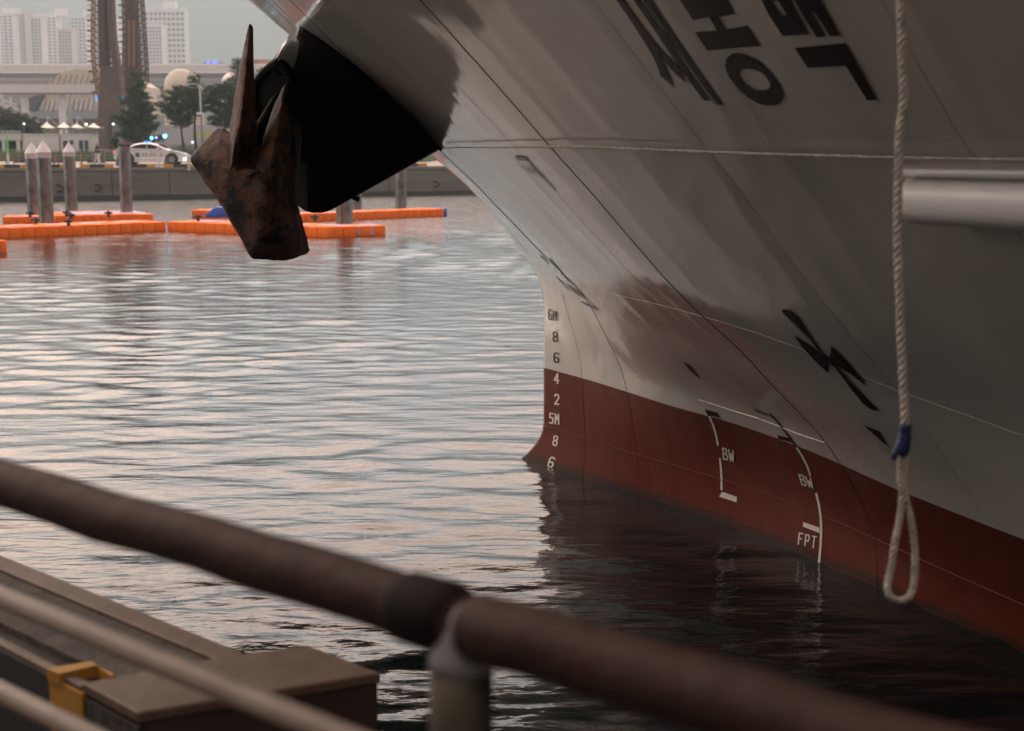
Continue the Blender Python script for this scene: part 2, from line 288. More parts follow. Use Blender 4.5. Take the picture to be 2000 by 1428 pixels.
# ripples: panels between frames (along the hull), stretched vertically; fine orange peel
mpb = NN('ShaderNodeMapping'); mpb.inputs['Scale'].default_value = (1.0, 0.14, 0.14); ll.new(c.outputs['Object'], mpb.inputs[0])
nb = NN('ShaderNodeTexNoise', Scale=1.5, Detail=2.5, Roughness=0.5); ll.new(mpb.outputs[0], nb.inputs['Vector'])
bb = NN('ShaderNodeBump', Strength=0.42, Distance=0.035); ll.new(nb.outputs['Fac'], bb.inputs['Height'])
wv = NN('ShaderNodeTexWave', Scale=0.55, Distortion=0.25, Detail=1.0); wv.wave_profile = 'SIN'; mpv = NN('ShaderNodeMapping'); mpv.inputs['Scale'].default_value = (1, 0.02, 0.02)
ll.new(c.outputs['Object'], mpv.inputs[0]); ll.new(mpv.outputs[0], wv.inputs['Vector'])
pw = NN('ShaderNodeMath', operation='POWER'); ll.new(wv.outputs['Fac'], pw.inputs[0]); pw.inputs[1].default_value = 6.0
b3 = NN('ShaderNodeBump', Strength=0.24, Distance=0.006); ll.new(pw.outputs[0], b3.inputs['Height']); ll.new(bb.outputs[0], b3.inputs['Normal'])
nf = NN('ShaderNodeTexNoise', Scale=60.0, Detail=2.0); ll.new(c.outputs['Object'], nf.inputs['Vector'])
b4 = NN('ShaderNodeBump', Strength=0.12, Distance=0.002); ll.new(nf.outputs['Fac'], b4.inputs['Height']); ll.new(b3.outputs[0], b4.inputs['Normal'])
ll.new(b4.outputs[0], p.inputs['Normal'])
hb = MB(); hb.v = hv; hb.f = hf; hb.mi = [0] * len(hf)
hull = hb.build('hull', m_hull, ship, local=True, recalc=False, ang=50)
# make sure the port side faces outwards
bm = bmesh.new(); bm.from_mesh(hull.data); bmesh.ops.remove_doubles(bm, verts=bm.verts, dist=1e-4); bmesh.ops.recalc_face_normals(bm, faces=bm.faces); bm.to_mesh(hull.data); bm.free()
bmw = bmesh.new(); bmw.from_mesh(hull.data); bmesh.ops.transform(bmw, matrix=SHIPM, verts=bmw.verts); HT = BVHTree.FromBMesh(bmw)
def onhull(px, py, off=0.004):
    r = ray(px, py).normalized(); h, n, i, d = HT.ray_cast(CAM, r)
    if h is None: return None
    if n.dot(r) > 0: n = -n
    return h + n * off
def paint(name, polys, m, off=0.004, step=7.0, group=None, holes=None, parent=ship, inc=0.0):
    """each polygon (photo pixels) is laid on the curved plating as a film of paint"""
    mb = MB()
    for pi_, poly in enumerate(polys):
        pts = [Vector(q) for q in poly]; loop = []
        def dens(pp):
            out = []
            for i in range(len(pp)):
                a, b_ = pp[i], pp[(i + 1) % len(pp)]; k = max(1, int((b_ - a).length / step))
                out += [a.lerp(b_, j / k) for j in range(k)]
            return out
        outer = dens(pts); vin = list(outer); faces = [list(range(len(outer)))]
        hole = holes.get(pi_) if holes else None
        edges = []
        if hole:
            hp = dens([Vector(q) for q in hole]); k0 = len(vin); vin += hp
            edges = [(k0 + i, k0 + (i + 1) % len(hp)) for i in range(len(hp))]
        x0 = min(q.x for q in outer); x1 = max(q.x for q in outer); y0 = min(q.y for q in outer); y1 = max(q.y for q in outer)
        def inside(P, q):
            c_ = False; n_ = len(P)
            for i in range(n_):
                a, b_ = P[i], P[(i + 1) % n_]
                if (a.y > q.y) != (b_.y > q.y) and q.x < (b_.x - a.x) * (q.y - a.y) / (b_.y - a.y) + a.x: c_ = not c_
            return c_
        yy = y0 + step
        while yy < y1:
            xx = x0 + step
            while xx < x1:
                q = Vector((xx, yy))
                if inside(outer, q) and not (hole and inside(hp, q)): vin.append(q)
                xx += step
            yy += step
        vo, eo, fo, _, _, _ = delaunay_2d_cdt([Vector((q.x, q.y)) for q in vin], edges, faces, 1, 1e-4)
        vs = [onhull(q.x, q.y, off + inc * pi_) for q in vo]; ff = []
        for f_ in fo:
            cc = sum((vo[i] for i in f_), Vector((0, 0))) / len(f_)
            if hole and inside(hp, cc): continue
            if any(vs[i] is None for i in f_): continue
            ff.append(tuple(f_))
        vs = [q if q is not None else V(0, 0, -5) for q in vs]
        used = sorted({i for f_ in ff for i in f_}); mp_ = {i: k for k, i in enumerate(used)}
        mb.add([vs[i] for i in used], [tuple(mp_[i] for i in f_) for f_ in ff])
    # orient towards the viewer side (outwards)
    o = mb.build(name, m, parent, recalc=False)
    return o
def stroke(pts, w_):
    """a stroked polyline as polygons, in photo pixels"""
    out = []; pts = [Vector(q) for q in pts]
    L = []; R_ = []
    for i, q in enumerate(pts):
        a = pts[max(i - 1, 0)]; b_ = pts[min(i + 1, len(pts) - 1)]; d = (b_ - a).normalized(); n = Vector((-d.y, d.x))
        if 0 < i < len(pts) - 1:
            d1 = (q - a).normalized(); k = 1 / max(0.6, abs(d1.dot(d)))
        else: k = 1
        if i == 0: q = q - d * w_ * 0.0
        L.append(q + n * w_ / 2 * k); R_.append(q - n * w_ / 2 * k)
    return [tuple(q) for q in L + R_[::-1]]
m_black = mat('black_marking_paint', (0.009, 0.008, 0.007), 0.3, ior=1.25)
m_white = mat('white_marking_paint', (0.86, 0.82, 0.76), 0.45)
# --- name on the bow: each character its own piece
def c1(l): return [(1140 + x / 6.667, y / 6.667) for x, y in l]
def c2(l): return [(1440 + x / 6.667, y / 6.667) for x, y in l]
def c3(l): return [(1500 + x / 4.762, 580 + y / 4.762) for x, y in l]
paint('hull_lettering', [c1([(235, -300), (330, -300), (530, 0), (860, 455), (1040, 680), (1262, 870), (1345, 1080), (1190, 945), (975, 685), (1075, 870), (1185, 1135), (1000, 972), (985, 900), (925, 760), (860, 640), (640, 290), (440, 0)]),
      c1([(460, -300), (560, -300), (750, 0), (1035, 412), (1080, 420), (790, 0), (600, -300), (700, -300), (890, 0), (1070, 275), (1300, 620), (1600, 1050), (1828, 1368), (1735, 1350), (1225, 645), (1180, 635), (1500, 1095), (1655, 1302), (1570, 1300), (1380, 1040), (1100, 640), (920, 370), (700, 60), (660, 0)])], m_black)
paint('hull_lettering', [[(1303, -45), (1392, -45), (1420.5, 0), (1435.5, 26), (1402.5, 32.5), (1418, 56), (1461, 48.7), (1485, 88.5), (1440, 92), (1383, 97.5), (1358, 61.5), (1402, 59), (1386, 32), (1354.5, 37.5), (1329.8, 0)],
      [(1417.5, 127), (1420, 112), (1431.8, 102.8), (1440, 102), (1456, 105), (1470, 111), (1486, 121), (1500, 135), (1513, 149), (1524, 165), (1531, 183), (1531, 192), (1527, 198), (1518, 204), (1506, 204.8), (1494, 204), (1482, 201), (1463, 190), (1447.5, 177), (1438.5, 166.5), (1427, 152), (1420.5, 139.5)]], m_black,
      holes={1: [(1443.8, 142.5), (1449, 135.8), (1458, 133.5), (1467, 133.5), (1477, 135.5), (1486.5, 139.5), (1494, 145), (1500, 153), (1504.5, 160), (1506, 166.5), (1501.5, 172.5), (1494, 175), (1485, 175.5), (1477, 175), (1470, 172.5), (1460, 166.5), (1452, 159), (1446, 150)]}, step=6)
paint('hull_lettering', [c2([(120, -300), (520, -300), (700, 0), (940, 435), (600, 460), (420, 190), (325, 0)]),
      c2([(590, -300), (900, -300), (1100, 0), (1350, 455), (1215, 465), (1135, 330), (1010, 148), (975, 145), (1110, 385), (1155, 468), (1040, 475), (880, 220), (755, 0)]),
      c2([(755, 615), (1415, 552), (1640, 950), (1830, 1292), (1700, 1300), (1550, 1060), (1420, 845), (925, 875)])], m_black,
      holes={0: c2([(455, 5), (585, 190), (655, 188), (545, 5)])})
paint('porthole_mark', [[(622, -8), (634, -8), (640, 0), (641, 5), (638, 7), (630, 2)]], m_black)
# --- thruster emblem
paint('thruster_emblem', [c3([(125, 125), (150, 110), (200, 120), (250, 150), (285, 180), (340, 265), (420, 390), (515, 520), (575, 558), (570, 600), (505, 530), (400, 400), (240, 240)]),
      c3([(243, 352), (370, 430), (510, 528), (575, 558), (562, 705), (430, 580), (320, 460)])], m_black)
paint('thruster_emblem', [c3([(595, 450), (730, 590), (870, 750), (915, 820), (790, 725), (655, 642), (625, 650), (580, 618), (578, 560)]),
      c3([(625, 640), (660, 655), (740, 750), (900, 920), (1025, 1045), (1000, 1052), (950, 1035), (890, 990), (760, 830), (680, 720)])], m_black, off=0.005)
paint('thruster_arrow', [c3([(895, 1190), (1030, 1240), (1075, 1310), (1120, 1390), (1000, 1285)])], m_black)
paint('thruster_arrow', [[(1334, 707), (1347, 712), (1356, 722), (1367, 738), (1350, 725)]], m_black)
# --- draught marks
G = {'6': [(1, .05), (.6, 0), (.15, .25), (0, .6), (.15, .95), (.8, .95), (1, .72), (.8, .5), (.08, .55)],
     '8': [(.25, .02), (.75, .02), (.95, .2), (.75, .46), (.25, .46), (.05, .2), (.25, .02)], '8b': [(.25, .48), (0, .72), (.2, .98), (.8, .98), (1, .72), (.75, .48), (.25, .48)],
     '4': [(.72, 1), (.72, 0), (.0, .68), (1, .72)], '2': [(0, .2), (.2, .02), (.8, .02), (1, .25), (.85, .45), (.05, .98), (1, .98)],
     '5': [(.95, .02), (.1, .02), (.05, .42), (.75, .42), (1, .7), (.75, .98), (0, .95)], 'M': [(0, 1), (.05, 0), (.5, .55), (.95, 0), (1, 1)],
     'B': [(0, 0), (0, 1)], 'Bb': [(0, .02), (.7, .02), (.85, .25), (.65, .48), (0, .48)], 'Bc': [(.65, .48), (1, .72), (.8, .98), (0, .98)],
     'W': [(0, 0), (.2, 1), (.5, .35), (.75, 1), (1, 0)], 'F': [(.95, .02), (0, .02), (0, 1)], 'Fb': [(0, .48), (.7, .48)],
     'P': [(0, 1), (0, .02), (.75, .02), (.98, .28), (.75, .55), (0, .55)], 'T': [(0, .02), (1, .02)], 'Tb': [(.5, 0), (.5, 1)]}
G['6'] = [(1, .12), (.75, 0), (.25, 0), (0, .2), (0, .8), (.25, 1), (.75, 1), (1, .8), (1, .62), (.8, .47), (.05, .5)]
def glyphs(name, txt, x, y, w_, h, sw, m, shx=0.0, shy=0.0, gap=1.35, mirror=False):
    """(x,y) top left in photo pixels; shx/shy shear the letter along the sloping plating"""
    polys = []
    for k, ch in enumerate(txt):
        for key in (ch, ch + 'b', ch + 'c'):
            if key in G:
                pts = []
                for gx, gy in G[key]:
                    if mirror: gx = 1 - gx
                    lx = (k * gap + gx) * w_; ly = gy * h; pts.append((x + lx + shx * ly, y + ly + shy * lx))
                for qa, qb in zip(pts, pts[1:]):
                    qa, qb = Vector(qa), Vector(qb); dd = (qb - qa).normalized() * sw * .35; nn_ = Vector((-dd.y, dd.x)).normalized() * sw / 2; qa = qa - dd; qb = qb + dd
                    polys.append([tuple(v_) for v_ in (qa + nn_, qb + nn_, qb - nn_, qa - nn_)])
    return paint(name, polys, m, step=5.0, off=0.005, inc=0.0004)
D = [('6', 1071, 604), ('M', 1079, 606)]
glyphs('draught_mark', '6M', 1071.5, 604, 6.2, 19.5, 2.0, m_black, shx=.06, shy=.22, gap=1.6)
glyphs('draught_mark', '8', 1080.5, 648, 8.5, 18.5, 2.2, m_black, shx=.03, shy=.12)
glyphs('draught_mark', '6', 1083, 689, 8.5, 18, 2.2, m_black, shy=.12)
glyphs('draught_mark', '4', 1084, 729, 8, 19, 3.0, m_white, shy=.12)
glyphs('draught_mark', '2', 1084.5, 770, 8, 19, 3.0, m_white, shy=.12)
glyphs('draught_mark', '5M', 1074.5, 807, 7, 19.5, 2.9, m_white, shy=.12, gap=1.6)
glyphs('draught_mark', '8', 1082.5, 851, 8.5, 18.5, 2.8, m_white, shx=-.1, shy=.15)
glyphs('draught_mark', '6', 1076, 893, 9, 18.5, 2.8, m_white, shx=-.3, shy=.2)
def z7(x, y): return (1350 + x / 3.86, 750 + y / 3.86)
def fl(l): return [z7(*q) for q in l]
paint('frame_mark', [stroke(fl([(135, 232), (165, 300), (190, 380), (205, 462)]), 3.6), stroke(fl([(219, 556), (228, 640), (232, 720), (232, 800)]), 3.8), fl([(216, 850), (216, 845), (236, 812), (348, 850), (346, 892)])], m_white, off=0.005)
paint('frame_mark', [fl([(103, 188), (200, 215), (222, 256), (165, 240), (130, 238)])], m_black, off=0.005)
glyphs('frame_mark', 'BW', *z7(240, 480), 8.8, 21.5, 2.7, m_white, shx=.1, shy=.22, gap=1.4)
paint('frame_mark', [stroke(fl([(797, 475), (840, 540), (880, 620), (902, 690)]), 3.8), stroke(fl([(945, 820), (965, 900), (980, 1000), (985, 1100), (978, 1240), (963, 1388)]), 4.6), fl([(848, 1040), (972, 1082), (974, 1124), (848, 1076)])], m_white, off=0.005)
paint('frame_mark', [stroke(fl([(592, 218), (680, 320), (750, 410), (797, 475)]), 2.6), fl([(648, 382), (740, 405), (770, 442), (740, 432), (665, 412)])], m_black, off=0.005)
glyphs('frame_mark', 'BW', *z7(815, 678), 10, 20, 2.7, m_white, shx=.32, shy=.25, gap=1.35)
glyphs('frame_mark', 'FPT', *z7(820, 1122), 7.5, 22, 2.7, m_white, shx=-.1, shy=.22, gap=1.75)
glyphs('frame_mark', 'FPT', 1474, 798, 7, 9, 1.0, m_black, shx=1.3, shy=.35, gap=1.3)
# upper flags
def z6(x, y): return (1000 + x / 4.2, 280 + y / 4.2)
paint('frame_mark', [stroke([z6(110, 105), z6(180, 190), z6(290, 310), z6(362, 382)], 2.0), [z6(*q) for q in ((25, 100), (112, 104), (140, 140), (48, 138))]], mat('grey_marking_paint', (0.10, 0.095, 0.09), 0.4))
glyphs('frame_mark', 'FPT', *z6(80, 180), 7.5, 17, 1.3, m_black, shx=1.15, shy=.25, gap=1.35)
paint('frame_mark', [stroke([z6(235, 920), z6(300, 985)], 1.4), stroke([z6(310, 945), z6(400, 1050), z6(470, 1130)], 2.0), stroke([z6(365, 1090), z6(470, 1205)], 1.4), stroke([z6(470, 1120), z6(712, 1370)], .9),
      [z6(*q) for q in ((550, 1290), (690, 1345), (714, 1371), (580, 1312))]], MATS['grey_marking_paint'])
glyphs('frame_mark', 'BW', *z6(450, 1160), 9, 16, 1.2, m_black, shx=1.15, shy=.55, gap=1.25)
# --- weld seams following frames and strakes, plus one drawn-on rope reflection
m_seamw = mat('seam_white_dark', (0.10, 0.095, 0.09), 0.5); m_seamr = mat('seam_red', (0.055, 0.012, 0.008), 0.5); m_seaml = mat('seam_light', (0.60, 0.58, 0.54), 0.35)
def frame_line(name, s, z0, z1, r, m, off=0.0):
    k = max(6, int((z1 - z0) / 0.06)); pts = []
    for i in range(k + 1):
        z = z0 + (z1 - z0) * i / k
        if s > sstem(z) + 0.02: pts.append(hpt(s, z, off))
    return MB().tube(pts, r, 6).build(name, m, ship, smooth=True)
for s, zt, r in ((SK['L0'], 1.75, .0022), (SK['L1'], 7.0, .0036), (SK['L2'], 7.0, .0034)):
    frame_line('weld_seam', s, 0.955, zt, r, m_seamw)
    frame_line('weld_seam', s, -0.3, 0.945, 0.0032, m_seamr)
for s in (0.2, 3.99, 6.1, 7.6, 9.2, 10.8): frame_line('weld_seam', s, 1.0 if s > 1 else 2.1, 7.0, 0.0009, mat('seam_faint', (0.40, 0.385, 0.36), 0.4))
m_refl = mat('reflection_pale', (0.60, 0.57, 0.53), 0.4)
def level_line(name, z, s0, s1, r, m, off=0.0):
    k = int((s1 - s0) / 0.08); return MB().tube([hpt(s0 + (s1 - s0) * i / k, z if not callable(z) else z(s0 + (s1 - s0) * i / k), off) for i in range(k + 1)], r, 6).build(name, m, ship, smooth=True)
level_line('weld_bead_or_reflection', 0.37, 0.03, 15, 0.007, mat('bead_red', (0.12, 0.022, 0.013), 0.6, spec=.2))
def hull_path(pxs, off, n=60):
    pts = [Vector(q) for q in pxs]; L = [0]
    for a, b_ in zip(pts, pts[1:]): L.append(L[-1] + (b_ - a).length)
    out = []
    for i in range(n + 1):
        d = L[-1] * i / n; k = min(max(j for j in range(len(L)) if L[j] <= d), len(pts) - 2)
        q = pts[k].lerp(pts[k+1], (d - L[k]) / (L[k+1] - L[k])); h = onhull(q.x, q.y, off)
        if h: out.append(h)
    return out
MB().tube(hull_path([(1365, 781), (1400, 792), (1440, 805), (1480, 817), (1520, 832), (1560, 848), (1612, 865)], 0.002), 0.0045, 6).build('weld_bead_or_reflection', m_seaml, ship, smooth=True)
MB().tube(hull_path([(1195, 574), (1300, 598), (1400, 626), (1480, 651), (1560, 680), (1640, 715), (1700, 742), (1800, 780), (1900, 815), (1999, 852)], 0.001), 0.0016, 6).build('weld_bead_or_reflection', m_refl, ship, smooth=True)  # reflection of the stretched line, laid on the plating as a pale strip
# --- rubbing strake
m_strake = mat('strake_white_paint', (0.88, 0.88, 0.87), 0.28, bump=0.12, bscale=9, stretch=(1, 1, 3))
ms = SHIPM.inverted() @ onhull(1768, 388, 0)
s0, zs = ms.x + .012, ms.z; dep = (onhull(1768, 388) - CAM).length
rs = 88 / 2 * dep / F
pts = [hpt(s0 + 0.09 + 0.15 * i, zs, rs * 0.55) for i in range(52)]
stk = MB().tube(pts, rs, 28); stk.hull([pts[0] + (q - pts[0]) * k - (pts[1] - pts[0]).normalized() * d for q in [stk.v[i] for i in range(28)] for k, d in ((1.0, 0), (0.985, 0.010), (0.95, 0.015))])
stk.build('rubbing_strake', m_strake, ship, ang=40)
MB().tube([hpt(s0 + 0.07 + 0.15 * i, zs + rs * 1.12, 0.012) for i in range(52)], 0.014, 8).build('strake_flange', m_strake, ship, smooth=True)
def spline(pts, n):
    P = [Vector(q) for q in pts]; out = []
    for i in range(len(P) - 1):
        p0 = P[max(i-1, 0)]; p1 = P[i]; p2 = P[i+1]; p3 = P[min(i+2, len(P)-1)]
        for k in range(n):
            t_ = k / n; out.append(0.5 * ((2*p1) + (p2-p0)*t_ + (2*p0-5*p1+4*p2-p3)*t_**2 + (3*p1-p0-3*p2+p3)*t_**3))
    return out + [P[-1]]
# --- forward anchor bolster, black
m_bol = mat('bolster_black_paint', (0.003, 0.003, 0.0035), 0.45, bump=0.12, bscale=14, spec=0.5, ior=1.05)
m_nose = mat('bolster_gloss_black', (0.012, 0.012, 0.012), 0.16, spec=0.5, ior=2.3, coat=1.0)
bc = onhull(735, 170, 0) or onhull(760, 190, 0)
dn = (ray(567, 280).normalized() * ((bc - CAM).length - 0.55) + CAM)      # centre of the mouth
nrm_e = V(-0.78, -0.50, -0.30).normalized()
def onplane(px, py, c_, n_):
    r = ray(px, py); return CAM + r * ((c_ - CAM).dot(n_) / r.dot(n_))
mouth_px = [(543, 122), (560, 134), (575, 158), (592, 205), (598, 250), (592, 310), (586, 360), (592, 395), (600, 412), (588, 407), (568, 392), (550, 350), (532, 305), (516, 266), (503, 215), (499, 180), (503, 160), (520, 138)]
mouth = [onplane(x, y, dn, nrm_e) for x, y in mouth_px]
base_px = [(577, 52), (590, 54), (608, 66), (626, 78), (660, 103), (700, 134), (760, 188), (820, 245), (856, 284), (862, 291), (853, 298)]
base = [onhull(x, y, -0.02) for x, y in base_px]; base = [q for q in base if q]
bview = ray(720, 170).normalized()
low = base[-1] + bview * 0.35; base2 = base + [base[0] + bview * 0.5, base[0].lerp(base[-1], .5) + bview * 0.6 , low]
for (bx_, by_), (mx_, my_), rr_ in (((589, 60), (556, 134), .075),):
    pass
cm = sum(mouth, V(0, 0, 0)) / len(mouth)
body = MB().hull(base2 + mouth + [onplane(x, y, dn - nrm_e * k, nrm_e) for x, y, k in ((650, 409, .12), (628, 417, .06), (610, 417, .03), (618, 290, .05), (610, 235, .03), (636, 370, .06), (598, 414, .03), (640, 414, .09))])
bol = body.build('anchor_bolster', m_bol, ship, bevel=0.02, seg=3, ang=50)
tb0 = onhull(589, 60, .02); tb1 = onplane(553, 130, dn, nrm_e)
MB().tube([tb0, tb1], .068, 24).build('bolster_nose', m_nose, bol, smooth=True)
MB().tube(spline([mouth[i] for i in (12, 13, 14, 15, 16, 17, 0, 1, 2, 3, 4, 5)], 5), 0.030, 12).build('bolster_lip', m_bol, bol, smooth=True)
MB().tube([onhull(x, y, 0.006) for x, y in base_px[:10] if onhull(x, y)], 0.012, 8).build('bolster_flange', m_bol, bol, smooth=True)
MB().bar(onplane(694, 392, dn + V(0, 0.0, 0), V(0, -1, 0)), onplane(697, 383, dn, V(0, -1, 0)), 0.02, 0.05).build('drain_spigot', m_bol, bol)
# ============================================================ anchor
m_rust = bpy.data.materials.new('rusty_anchor_steel'); m_rust.use_nodes = True; t = m_rust.node_tree; nn = t.nodes; ll = t.links; p = nn['Principled BSDF']
c = NN('ShaderNodeTexCoord'); n1 = NN('ShaderNodeTexNoise', Scale=7.0, Detail=14.0, Roughness=0.72, Distortion=0.6); ll.new(c.outputs['Object'], n1.inputs['Vector'])
r1 = NN('ShaderNodeValToRGB'); ee = r1.color_ramp.elements; ee[0].position = .44; ee[0].color = (0.006, 0.006, 0.007, 1); ee[1].position = .63; ee[1].color = (0.12, 0.095, 0.078, 1)
x_ = ee.new(.52); x_.color = (0.15, 0.050, 0.012, 1); ll.new(n1.outputs['Fac'], r1.inputs[0]); ll.new(r1.outputs[0], p.inputs['Base Color']); p.inputs['Roughness'].default_value = 0.62
n2 = NN('ShaderNodeTexNoise', Scale=26.0, Detail=8.0, Roughness=0.7); ll.new(c.outputs['Object'], n2.inputs['Vector']); bb = NN('ShaderNodeBump', Strength=0.7, Distance=0.02); ll.new(n2.outputs['Fac'], bb.inputs['Height']); ll.new(bb.outputs[0], p.inputs['Normal'])
ad = (dn - CAM).dot(V(0, 1, 0)) - 0.45
def A(px, py, d=0.0): return at(px, py, ad + d)
anchor = root('anchor', A(500, 505, .3), 'rusty steel anchor with two upright flukes hauled up against the black bolster on the bow', 'anchor')
tx = bpy.data.textures.new('scale_pits', 'CLOUDS'); tx.noise_scale = 0.16; tx.noise_depth = 4
def cast(o, vox, it):   # one cast lump: edges rounded, surface pitted
    r = o.modifiers.new('remesh', 'REMESH'); r.mode = 'VOXEL'; r.voxel_size = vox; r.use_smooth_shade = True
    m = o.modifiers.new('smooth', 'SMOOTH'); m.factor = .5; m.iterations = it
    d = o.modifiers.new('pits', 'DISPLACE'); d.texture = tx; d.strength = .022; d.mid_level = .5; d.texture_coords = 'LOCAL'
crown = MB()
crown.hull([A(368, 311, .12), A(373, 303, .14), A(424, 249, .16), A(440, 249, .14), A(458, 262, 0), A(455, 305, -.08), A(449, 333, -.10), A(467, 347, -.05), A(442, 417, -.02), A(413, 370, .05),
            A(380, 312, .34), A(430, 262, .36), A(470, 330, .34), A(440, 400, .3)])
crown.hull([A(467, 346, -.06), A(442, 417, -.02), A(486, 497, .02), A(493, 508, .08), A(455, 333, -.1), A(500, 338, -.16), A(525, 330, -.16), A(548, 452, -.12), A(505, 470, -.12), A(520, 400, -.17),
            A(555, 510, .12), A(566, 507, .14), A(602, 497, .34), A(608, 492, .36), A(602, 475, .36), A(573, 413, .33), A(556, 380, .33), A(565, 320, .3), A(480, 350, .35), A(480, 480, .36), A(420, 372, .3)])
crown.hull([A(453, 300, .0), A(506, 283, .1), A(520, 300, .1), A(502, 340, -.02), A(468, 346, .0), A(453, 335, 0), A(460, 300, .3), A(515, 300, .3), A(490, 350, .3)])
cast(crown.build('crown', m_rust, anchor), .016, 5)
f1 = MB().hull([A(484, 48, .02), A(487, 46, .06), A(492, 48, .06), A(494, 54, .08), A(488, 60, -.02), A(449, 237, .06), A(471, 238, -.13), A(500, 200, .08), A(497, 240, .1), A(446, 262, .08), A(453, 306, -.12), A(449, 333, -.12), A(467, 348, -.06),
                A(503, 284, .08), A(470, 240, .22), A(470, 320, .24), A(489, 60, .1)])
cast(f1.build('fluke', m_rust, anchor), .011, 3)
f2 = MB().hull([A(560, 158, .10), A(564, 156, .14), A(568, 162, .16), A(532, 212, .06), A(548, 215, -.05), A(576, 240, .18), A(520, 262, .03), A(504, 300, .0), A(530, 320, -.17), A(498, 338, -.12), A(580, 320, .28), A(573, 390, .30), A(535, 400, -.16), A(560, 300, .33), A(510, 330, .22)])
cast(f2.build('fluke', m_rust, anchor), .011, 3)
MB().tube([A(505, 300, .22), A(520, 255, .25), A(548, 205, .33), A(590, 170, .5)], [.09, .085, .08, .08], 12).build('shank', m_bol, anchor, smooth=True)
MB().tube([A(452, 325, -.1), A(470, 348, -.09), A(490, 342, -.13), A(505, 334, -.16)], [.01, .02, .022, .012], 8).build('crown_collar', m_rust, anchor, smooth=True)
# ============================================================ ropes
m_rope = mat('white_rope', (0.52, 0.50, 0.45), 0.9, var=0.3, vscale=30, bump=0.4, bscale=80)
def strands(mb, path, r, pitch, closed=False, n=8):
    d = [0]
    for a, b_ in zip(path, path[1:]): d.append(d[-1] + (b_ - a).length)
    # rotation-minimising frame
    nrm = None; fr = []
    for i in range(len(path)):
        tg = (path[min(i+1, len(path)-1)] - path[max(i-1, 0)]).normalized()
        if nrm is None: nrm = tg.orthogonal().normalized()
        nrm = (nrm - tg * nrm.dot(tg)).normalized(); fr.append((nrm.copy(), tg.cross(nrm)))
    for k in range(3):
        mb.tube([path[i] + (fr[i][0] * math.cos(2*math.pi*(d[i]/pitch + k/3)) + fr[i][1] * math.sin(2*math.pi*(d[i]/pitch + k/3))) * r * 0.56 for i in range(len(path))], r * 0.47, n)
RY = 3.4
def rp(l, Y=RY): return [at(x, y, Y) for x, y in l]
rope = root('hanging_rope', at(1757, 930, RY), 'thick white twisted rope hanging down in front of the hull, ending in a spliced eye', 'rope')
mb = MB(); strands(mb, spline(rp([(1750, -420), (1754, -200), (1757, -60), (1760, 30), (1762, 110), (1765, 190), (1757, 265), (1755, 340), (1753, 420), (1754, 500), (1757, 580), (1760, 660), (1764, 740), (1767, 800), (1768, 850)]), 26), 0.0150*RY/4.6, 0.075*RY/4.6); mb.build('rope_line', m_rope, rope, smooth=True)
mb = MB(); strands(mb, spline(rp([(1764, 862), (1758, 920), (1762, 970), (1758, 1010), (1748, 1060), (1740, 1110), (1733, 1145), (1737, 1163), (1750, 1172), (1765, 1172), (1779, 1160), (1786, 1130), (1787, 1080), (1782, 1030), (1772, 985), (1764, 940), (1768, 900), (1765, 860)]), 20), 0.0125*RY/4.6, 0.065*RY/4.6); mb.build('rope_eye', m_rope, rope, smooth=True)
m_tape = mat('blue_tape', (0.008, 0.025, 0.10), 0.5, bump=0.3, bscale=40)
MB().tube(spline(rp([(1768, 828), (1767, 850), (1763, 872), (1758, 888)]), 5), [x*RY/4.6 for x in (0.018, .021, .020, .021, .019, .022, .023, .022, .024, .025, .024, .026, .025, .024, .022, .02)], 14).tube(rp([(1752, 878), (1747, 890), (1745, 898)], RY - .02), [.011, .008, .005], 8).build('tape_whipping', m_tape, rope, smooth=True)
# thin line stretched along the hull
lp = hull_path([(868, 284), (900, 282), (1000, 281), (1075, 279), (1150, 279), (1300, 284), (1450, 289), (1600, 293), (1757, 296), (1870, 298), (1999, 299)], 0.028, 150)
ext = lp[-1] + (lp[-1] - lp[-4]).normalized() * 2.5
lr = [0.003 + 0.0040 * min(1, i / 30) for i in range(len(lp))]; lr = [r * (1 if i < 110 else 0.75) for i, r in enumerate(lr)]
tag(MB().tube([q + V(0, 0, 0.0008 * math.sin(i * 1.3)) for i, q in enumerate(lp)] + [ext], lr + [.007], 7).build('messenger_line', m_rope, smooth=True), 'thin pale line stretched level across the white bow just above the rubbing strake', 'rope')
# ============================================================ near quay and railing
QD = V(-0.743, 0.669, 0); QN = V(0.669, 0.743, 0)       # along the quay (away, left) and out over the water
m_wrap = mat('brown_rail_wrap', (0.026, 0.0115, 0.0085), 0.7, spec=0.3, bump=0.3, bscale=25, var=0.25, vscale=9)
m_rail = mat('painted_pipe', (0.26, 0.225, 0.20), 0.45, var=0.12, vscale=12, bump=0.1)
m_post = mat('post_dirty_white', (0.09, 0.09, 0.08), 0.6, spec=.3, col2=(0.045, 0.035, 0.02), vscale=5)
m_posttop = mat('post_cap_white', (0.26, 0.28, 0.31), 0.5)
P0 = at(900, 1215, 1.43)
railing = root('railing', (P0.x, P0.y, 1.5), 'brown padded handrail on a pale post with thin pipes below, nearest the camera', 'railing')
def rl(P, t): return P - QD * t
r_ = 0.0355
a_ = [rl(P0, x) for x in np.linspace(-6.5, -0.012, 60)]
wob = lambda q, i: q + V(0, 0, 0.0022 * math.sin(i * 2.1) + .0015 * math.sin(i * 5.3))
MB().tube([wob(q, i) for i, q in enumerate(a_)] + [rl(P0, -.002), rl(P0, .006)], [r_ * (1 + .025 * math.sin(i * 1.7)) for i in range(60)] + [r_ * .93, r_ * .75], 24).build('rail_cover', m_wrap, railing, smooth=True)
